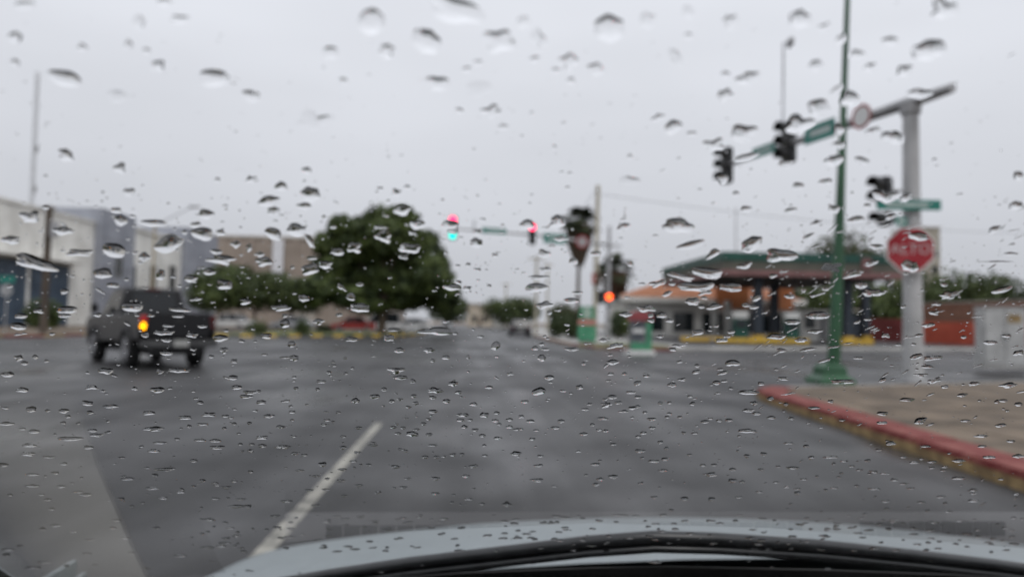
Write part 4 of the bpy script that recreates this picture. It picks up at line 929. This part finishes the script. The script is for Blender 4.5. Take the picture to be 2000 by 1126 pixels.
# ------------------------------------------------------------------ rain on the windscreen
def water_material():
    m = bpy.data.materials.new('rain_water'); m.use_nodes = True; n, l = m.node_tree.nodes, m.node_tree.links; n.remove(n['Principled BSDF'])
    g = n.new('ShaderNodeBsdfGlass'); g.inputs['IOR'].default_value = 1.33; g.inputs['Roughness'].default_value = 0.0
    l.new(g.outputs[0], n['Material Output'].inputs[0]); return m
M_water = water_material()
DROPS = """47,12,40,18;28,75,28,22;270,45,24,28;308,130,24,22;125,155,70,30,14;417,155,60,35;490,190,36,24,20;320,6,30,16;350,40,34,18;250,90,16,18;160,95,20,14;285,102,18,12;28,125,18,16;228,190,40,24;725,45,58,45;885,18,124,50,24;832,83,54,50;975,83,56,48;645,105,34,24;755,102,30,28;855,165,48,28;935,175,52,30;960,220,36,24;612,238,64,36;670,162,18,18;933,125,20,12;912,138,20,12;897,218,18,10;983,250,24,10
1190,58,60,52;1052,78,26,38,-25;1112,122,36,30;1163,138,30,28;1265,42,30,30;1320,115,22,36,-20;1428,45,28,28;1345,25,22,24;1462,155,48,24,-15;1417,188,32,22;1315,250,34,26,-25;1453,262,50,34;1045,118,20,14;1086,140,18,12;1115,160,16,14;1345,72,18,12;1418,148,20,14;1352,263,20,10;1285,232,28,12,-25;1022,45,26,24;1563,40,44,34,-15;1845,20,50,36;1815,100,66,40,-8;1595,130,28,22,-10;1645,78,24,16,-30;1740,82,34,16;1675,108,32,16;1700,133,28,14,-20;1768,140,32,22,-20;1660,195,36,30;1600,212,42,34;1560,245,50,36,-20;1705,258,32,14,-15;1745,270,44,26;1640,255,22,20;1797,185,50,18;1610,55,24,14,-25
128,305,32,22,28;233,330,22,20;251,377,22,16;57,425,36,22;122,452,38,16;226,412,22,10;235,432,26,20;300,437,48,14;402,420,32,18;382,440,22,10;395,458,44,24,10;328,478,58,30,-15;222,490,46,28,12;281,503,22,16;20,470,40,14;68,515,85,24,17;155,495,50,14;430,455,18,12;460,478,18,14;486,485,12,14;422,493,24,10;432,508,50,18;490,352,18,14;360,455,12,8
548,366,24,18;525,395,44,20;534,414,24,18;605,382,38,30;594,404,26,14;578,450,36,24;534,458,38,20,20;605,472,30,12,60;598,335,20,14;742,370,14,7;774,378,20,14;795,367,14,8;785,412,32,20;750,462,28,26;692,485,26,20;660,493,22,16;635,518,26,16;605,527,36,20;515,512,32,18;507,498,18,10;609,505,20,8;815,440,30,18;800,486,40,20;788,503,20,8;743,445,26,6;930,476,26,18;932,455,18,10;805,456,14,8;966,500,12,8;914,518,10,8;878,441,32,18;884,453,18,9
1230,355,38,20;1325,443,62,28,6;1088,435,32,22,-15;1468,478,44,26,-30;1350,480,52,17,-15;1393,497,28,14,-33;1218,445,28,14,-22;1063,497,22,16;1120,512,18,14;1163,497,22,10;1096,468,24,10;1078,482,12,8;1030,440,30,18;1395,285,38,24,-8;1458,310,46,17,-10;1458,410,24,12;1438,380,14,10;1412,352,22,22;1232,517,12,10;1455,520,28,12,-15
1525,500,58,26;1535,322,30,16,-8;1560,365,24,14;1613,357,26,14;1630,315,40,20,-12;1640,285,28,14;1685,315,32,12,20;1672,430,36,12,-10;1595,437,22,10,-15;1545,412,24,10,-12;1580,463,24,9,-25;1730,385,46,26;1770,388,26,14,-25;1630,410,22,16;1695,403,16,8;1740,425,22,9,-20;1985,403,28,16,-10;1943,450,28,12,-25;1990,345,22,16;1778,521,34,22;1795,463,40,16;1713,483,26,10;1625,523,36,16;1703,515,26,10,-15;1975,497,30,6;1945,513,60,5
200,535,36,20;372,545,26,14;313,538,20,20;408,532,22,14;438,557,30,20;220,558,26,10,6;478,590,24,12;258,600,42,20;130,606,44,14;125,617,26,9;35,638,34,14,6;75,608,20,10;40,618,26,10;350,606,42,8,6;348,618,24,7;328,637,24,6;320,650,38,11;375,655,22,11;325,665,20,8;325,690,26,10;430,661,30,13;437,685,16,12;412,697,12,6;350,724,42,9;312,726,14,10;206,725,30,12;457,706,14,8;36,700,18,10;47,710,14,8;14,732,24,11;43,762,24,10;68,698,12,8;90,706,10,6;178,757,22,9;307,762,28,11;455,738,20,9;462,757,22,8;488,767,28,7;170,788,20,11;216,794,30,7;480,775,26,7;395,638,20,7;283,655,16,10;190,616,16,8;125,570,16,10;248,633,16,6,30;195,569,26,5,32
667,562,20,9,38;685,581,18,14;593,583,22,14;548,602,36,13;703,602,38,18;883,562,34,13;912,564,16,9;556,617,12,8;556,633,22,15;622,629,20,12;520,657,22,11;569,673,16,12;574,700,18,12;556,699,22,4;686,664,26,8;760,661,22,12;768,645,26,6;780,685,20,10;853,648,66,14;838,685,20,9;845,705,10,7;871,699,16,8;914,698,8,8;968,676,20,15,-35;774,724,30,11;783,738,26,8;806,745,12,8;850,763,30,10;885,750,20,9;955,757,16,6;750,761,12,7;732,775,22,8;694,783,16,10;765,784,12,7;808,774,12,7;812,788,12,7;845,777,14,7;872,784,16,8;925,790,16,7;510,786,20,8;627,746,20,6;642,728,10,6;620,761,10,6;578,759,10,6;688,720,8,5;650,708,8,6;674,700,8,6;895,767,14,6;505,765,10,6
1065,527,24,8;1053,543,38,9;1048,563,46,17;1063,597,32,13,-10;1116,588,30,11;1128,573,22,6;1073,612,10,8;1262,604,36,12;1222,615,24,9;1271,617,12,8;1293,617,20,10;1272,627,14,8;1308,627,16,8;1353,590,28,14;1370,600,14,7;1395,600,30,11,-5;1303,575,20,9,-28;1285,555,30,12,-15;1330,541,54,11,15;1382,534,62,20,5;1360,561,74,17;1377,572,26,10,-8;1428,562,42,18,4;1478,583,18,12,-30;1458,597,18,8;1472,601,18,8;1363,650,24,10;1410,665,24,9;1428,649,16,7;1420,658,14,6;1290,658,12,6;1178,665,14,8;1202,676,28,10,-12;1117,683,28,7;1045,681,14,8;1065,683,18,5;1058,700,18,12;1098,702,6,6;1140,711,10,6;1197,708,24,10;1314,683,14,7;1325,676,26,7;1431,710,30,12;1362,715,10,7;1360,727,16,8,-15;1407,722,14,5;1412,729,22,7,-15;1073,738,20,9;1245,749,16,9,-15;1263,735,14,6;1220,731,12,6;1193,731,12,6;1132,757,14,9;1052,765,26,15,-20;1115,769,8,4;1233,767,20,6;1313,752,20,8;1332,742,16,6;1400,748,16,8;1415,745,14,5;1487,750,14,7;1463,767,40,9;1196,776,20,8;1246,776,14,6;1185,791,18,8,-15;1208,787,16,6;1025,785,16,6;1290,788,10,7;1353,789,12,7;1348,775,12,5;1308,787,10,5;1152,790,12,5;1473,788,14,8;1235,797,16,6
1665,537,34,13,-12;1683,558,24,14;1706,573,42,14;1543,580,20,9;1570,568,10,8;1587,579,10,6;1613,565,14,8;1510,540,16,8,-10;1598,617,50,14;1548,630,34,9;1592,648,30,8;1517,658,38,11;1565,665,24,10;1526,685,20,8;1578,683,32,6,-9;1610,705,26,6,-14;1677,700,18,6;1530,740,24,6;1646,746,46,9;1724,743,16,8,-25;1790,697,26,10,-15;1822,700,38,9,-5;1812,717,26,6;1800,733,24,6;1826,744,26,9,-14;1846,756,16,6;1903,750,24,7,-8;1970,753,32,10,-5;1880,772,20,7,-12;1772,781,30,7;1505,779,14,8;1535,790,10,6;1590,797,26,5;1855,577,38,14,-10;1958,567,38,12,-15;1845,557,14,8;1935,670,30,8;1990,690,22,10;1967,657,18,7;1814,636,26,8,-8;1830,595,20,6;1825,612,20,8;1730,656,18,8;1795,656,18,6,-8;1765,600,12,6,-20;1675,630,14,6,-25;1695,625,14,5;1883,659,12,6;1960,783,18,6;1990,790,16,8;1948,785,12,7,-15;1914,783,8,4;1785,673,10,5;1755,674,12,5
60,800,22,11;124,803,20,9;132,814,12,6;12,828,30,7;43,838,14,5;66,843,22,8;175,806,14,7;180,841,20,6;188,850,28,7;136,857,52,8;172,874,20,7;56,870,26,8;54,887,28,8;95,893,28,4;124,906,14,6;6,908,20,8;62,927,28,5;63,949,28,5;118,950,18,6;107,924,16,6;290,807,26,8;300,838,38,9;408,810,28,8;361,816,26,8;440,813,16,5;369,833,10,6;395,829,24,5;457,828,10,6;487,827,10,6;438,837,10,5;312,865,28,5;300,881,22,7;390,860,24,5;420,861,24,6;424,874,28,8;469,868,10,5;489,880,12,5;237,894,14,4;322,917,38,7;248,935,26,7;378,900,16,6;395,939,14,6;296,954,28,5;352,961,18,5;318,973,20,5;418,943,12,4;442,952,18,5;462,989,34,6;420,974,18,4;470,975,22,4;166,966,26,6;152,961,22,4;80,966,14,4;92,976,18,5;100,994,14,5;227,1016,20,5;107,1026,20,6;82,1033,14,7;220,1031,16,5;174,1054,20,4;143,1038,16,4;305,1031,16,5;245,1051,18,4;257,1079,14,4;405,1069,28,5;438,1060,24,4;352,1085,26,5;15,1073,28,5;12,1083,16,6;38,1066,12,5;85,1098,28,5;65,1108,34,5;130,1105,10,6;170,1081,20,4
511,855,24,7;525,813,22,7;512,871,18,7;553,873,30,7;570,805,14,6;548,834,18,6;638,821,14,5;632,830,14,5;660,806,12,4;700,836,16,5;768,835,14,5;787,836,12,5;777,847,14,5;845,804,18,7;805,848,24,10;827,828,12,6;838,849,14,6;813,839,14,4;899,821,16,6;904,811,24,7;946,811,18,10;970,807,12,6;907,834,14,6;928,840,14,6;942,851,14,6;971,856,14,6;967,822,14,6;975,829,10,6;995,834,14,6;995,820,14,6;585,919,18,4;630,907,16,9;575,886,14,6;594,889,14,5;617,930,16,4;728,870,20,4;698,884,14,5;670,853,12,5;690,901,14,5;669,917,18,5;665,939,20,5;720,908,12,5;783,878,16,4;772,912,18,7;830,893,14,6;852,893,12,6;845,870,20,4;924,911,20,6;910,930,16,6;851,935,16,7;788,952,16,5;796,935,14,4;700,948,20,4;604,958,18,5;636,956,16,4;617,987,20,4;850,964,18,5;916,975,16,4;990,985,18,9;560,979,24,5;673,1013,20,4;657,1008,20,4;541,1030,16,5;902,888,10,6;947,890,12,5
1018,814,12,6;1036,823,18,6;1047,841,12,4;1084,836,18,6;1096,823,14,7;1143,800,16,5;1177,818,22,6;1157,830,10,6;1170,840,12,5;1140,848,18,6;1184,793,18,7,-20;1218,804,20,5;1236,798,16,6;1260,806,10,5;1273,819,18,6;1303,815,10,5;1328,815,10,5;1257,846,14,6;1274,836,14,5;1247,853,12,5;1290,864,12,6;1250,881,20,7;1198,868,14,5;1302,876,10,6;1299,897,16,6;1277,901,26,5;1163,907,18,6;1172,900,8,4;1055,891,12,5;1055,909,12,5;1049,938,26,7;1198,931,18,8;1172,936,14,6;1145,928,8,4;1252,944,12,5;1295,919,20,5;1388,927,28,7;1373,909,12,5;1395,908,12,5;1431,917,14,6;1431,939,18,8;1450,941,12,5;1460,842,36,8;1462,802,22,7;1478,808,18,6;1424,821,16,6;1405,822,12,5;1388,818,10,4;1377,824,18,6;1337,974,16,8;1390,975,14,8;1278,971,14,5;1443,971,14,4;1483,961,14,4;1486,917,12,4;1008,886,20,9
1507,816,18,6;1724,808,22,8;1723,826,22,6;1798,822,28,11,-12;1645,821,12,5;1740,866,20,8;1808,872,20,5;1955,831,22,7,-8;1886,822,20,5;1917,852,26,6;1919,872,18,5;1975,862,18,5;1932,893,24,6;1990,891,26,7;1873,900,26,6;1821,902,20,5;1786,903,18,6;1765,893,14,4;1717,879,14,4;1623,893,26,6;1585,893,12,5;1540,866,20,4;1549,914,28,5;1570,936,14,4;1537,951,12,4;1517,942,14,4;1649,901,16,4;1664,911,12,4;1679,918,14,4;1706,921,18,4;1729,925,20,4;1821,914,14,4;1846,912,14,4;1843,919,14,4;1873,934,34,5;1749,938,14,4;1766,945,20,4;1779,954,20,4;1707,955,26,4;1674,949,12,4;1630,953,16,4;1902,957,16,6;1955,936,12,4;1903,978,26,6;1838,970,18,5;1731,979,18,5;1800,981,18,4;1690,1004,10,6;1980,1011,12,5;1963,1031,12,4;1985,965,12,4;1557,955,14,4"""
def drop_geom(px, py, w, h, tilt, rr, nseg, rings, flat=1.0, irregular=.16, frame=None):
    """vertices and faces of one drop: outer dome, and the back that lies on the glass (not shared, so that both shade cleanly)"""
    c, jx, jy = frame if frame else (glass(px, py), None, None)
    if not frame: jx = (glass(px+1, py)-glass(px-1, py))/2; jy = (glass(px, py+1)-glass(px, py-1))/2
    ct, st = math.cos(R(tilt)), math.sin(R(tilt))
    ph = [rr.uniform(0, 6.28) for _ in range(4)]; am = [rr.gauss(0, irregular)*(.55 if k else .4) for k in range(4)]
    wmm = (jx*w).length; hmm = (jy*h).length; rmin = min(wmm, hmm)/2
    kf = max(0.0, min(1.0, (520-py)/270)); Hh = min((.185+.19*kf)*rmin, .0010+.0005*kf) * flat * rr.uniform(.8, 1.15)
    ox, oy = rr.uniform(-.08,.08), rr.uniform(.28,.55)
    O = c + N*.0004
    vs_, fs = [O + (jx*(ox*w/2) + jy*(oy*h/2)) + N*Hh], []
    ring_r = rings
    rim = []
    for ri, q in enumerate(ring_r):
        for k in range(nseg):
            a_ = 2*math.pi*k/nseg; m_ = 1 + am[0]*math.cos(2*a_+ph[0]) + am[1]*math.cos(3*a_+ph[1]) + am[2]*math.cos(4*a_+ph[2]) + am[3]*.7*math.cos(6*a_+ph[3])
            m_ = max(.5, min(1.4, m_)); x = math.cos(a_)*m_*q + ox*(1-q); y_ = math.sin(a_)*m_*q + oy*(1-q)
            X, Y_ = x*w/2, y_*h/2
            # the tilt turns the drop on the glass as it appears in the picture
            p = O + jx*(X*ct - Y_*st) + jy*(X*st + Y_*ct) + N*(Hh*(max(0, 1-q*q))**1.0)
            vs_.append(p)
    for k in range(nseg): fs.append((0, 1+k, 1+(k+1) % nseg))
    for ri in range(len(ring_r)-1):
        o = 1+ri*nseg
        for k in range(nseg): k2 = (k+1) % nseg; fs.append((o+k, o+nseg+k, o+nseg+k2, o+k2))
    nd = len(fs); o = 1+(len(ring_r)-1)*nseg; b0 = len(vs_)
    vs_ += [vs_[o+k].copy() for k in range(nseg)]; fs.append(tuple(b0+k for k in range(nseg-1, -1, -1)))
    # the dome must face outwards
    nrm = (vs_[fs[0][1]]-vs_[fs[0][0]]).cross(vs_[fs[0][2]]-vs_[fs[0][0]])
    if nrm.dot(N) < 0: fs = [tuple(reversed(f)) for f in fs]
    return c, vs_, fs, nd
spec = []
for tok in DROPS.replace('\n', ';').split(';'):
    f = [float(x) for x in tok.split(',')]; spec.append((f[0], f[1], f[2], f[3], f[4] if len(f) > 4 else 0.0))
spec.sort(key=lambda q: -q[2]*q[3])
rd = random.Random(5)
RINGS = (.2,.4,.58,.73,.85,.93,.98,1.0)
small = MB()
for i, (px, py, w, h, t) in enumerate(spec):
    w *= 1.03; h *= 1.04
    fl = .35 if (px, py) in ((612,238),(935,175),(228,190),(1230,355)) else 1.0
    c, vs_, fs, nd = drop_geom(px, py, w, h, t, rd, 28 if i < 150 else 20, RINGS, fl, .17 if w*h > 150 else .12)
    if i < 300:
        me = bpy.data.meshes.new('raindrop'); me.from_pydata([v-c for v in vs_], [], fs)
        me.polygons.foreach_set('use_smooth', [True]*nd + [False]*(len(fs)-nd)); me.materials.append(M_water)
        o = bpy.data.objects.new('raindrop', me); col.objects.link(o); o.parent = pane; o.location = c - ORG
    else:
        k0 = len(small.v); small.add([v-ORG for v in vs_], fs, True); small.sm[-1] = False
# countless tiny drops, streaks and spray between them
n_small = 0
while n_small < 2700:
    px, py = rd.uniform(-40, 2040), rd.triangular(0, 1090, 690)
    if py > 1085 - max(0, (900-px)*-.0): continue
    dense = 1.0 if py > 380 else .45
    if px > 1500 and 480 < py < 760: dense *= 1.6
    if rd.random() > dense*.62: continue
    s_ = min(9, rd.lognormvariate(1.1, .45)); asp = rd.uniform(.55, 1.0) if py < 600 else rd.uniform(.35, .6); tl = 0.0
    if py < 450: s_ *= 1.3
    if rd.random() < (.16 if px > 1250 else .05): s_ *= rd.uniform(1.8, 3.4); asp = rd.uniform(.12, .3); tl = rd.uniform(-45, -12) if px > 1000 else rd.uniform(15, 45)
    c, vs_, fs, nd = drop_geom(px, py, s_, max(1.1, s_*asp), tl, rd, 10, (.45,.75,.93,1.0), 1.0, .10)
    small.add([v-ORG for v in vs_], fs, True); small.sm[-1] = False; n_small += 1
for _ in range(230):                       # beads seen against the bonnet
    px, py = rd.uniform(380, 2000), rd.uniform(1004, 1078); w_ = rd.uniform(7, 22)
    c, vs_, fs, nd = drop_geom(px, py, w_, rd.uniform(3, 5.5), rd.uniform(-6, 6), rd, 12, (.45,.75,.93,1.0), 1.0, .12)
    small.add([v-ORG for v in vs_], fs, True); small.sm[-1] = False
for _ in range(330):                       # middling drops and wind-blown streaks
    px, py = rd.uniform(-20, 2020), rd.uniform(400, 1000); w_ = rd.uniform(6, 15); h_ = w_*rd.uniform(.3, .55); tl = rd.uniform(-8, 8)
    if px > 1480 and py < 780: w_ *= rd.uniform(1, 2.6); h_ = rd.uniform(2.2, 4.5); tl = rd.uniform(-42, -5)
    c, vs_, fs, nd = drop_geom(px, py, w_, h_, tl, rd, 14, (.3,.55,.75,.9,1.0), 1.0, .18)
    small.add([v-ORG for v in vs_], fs, True); small.sm[-1] = False
def in_frame(p):
    d = CAM_ROT.transposed() @ (p-CAM_POS); return d.z < -.02 and -40 < 1000+KPX*d.x/-d.z < 2040 and -20 < 563-KPX*d.y/-d.z < 1095
n_out = 0
while n_out < 1150:                        # the rest of the windscreen is just as wet
    u_, v_ = rd.uniform(XC-.88, XC+.88), rd.uniform(-.46, .44); p = P0 + U*u_ + V*v_
    if in_frame(p) or abs(u_-XC) > .86-.14*(v_+.5): continue
    w_ = min(13, rd.lognormvariate(1.25, .5)); h_ = w_*rd.uniform(.75, 1.25); n_out += 1
    c, vs_, fs, nd = drop_geom(0, 520 if v_ < 0 else 300, w_, h_, rd.uniform(-20, 20), rd, 14, (.3,.55,.75,.9,1.0), 1.0, .16, (p, U*.001, V*-.001))
    small.add([v-ORG for v in vs_], fs, True); small.sm[-1] = False
tag(build('small_raindrops', small, M_water, pane, fix=False), kind='stuff')
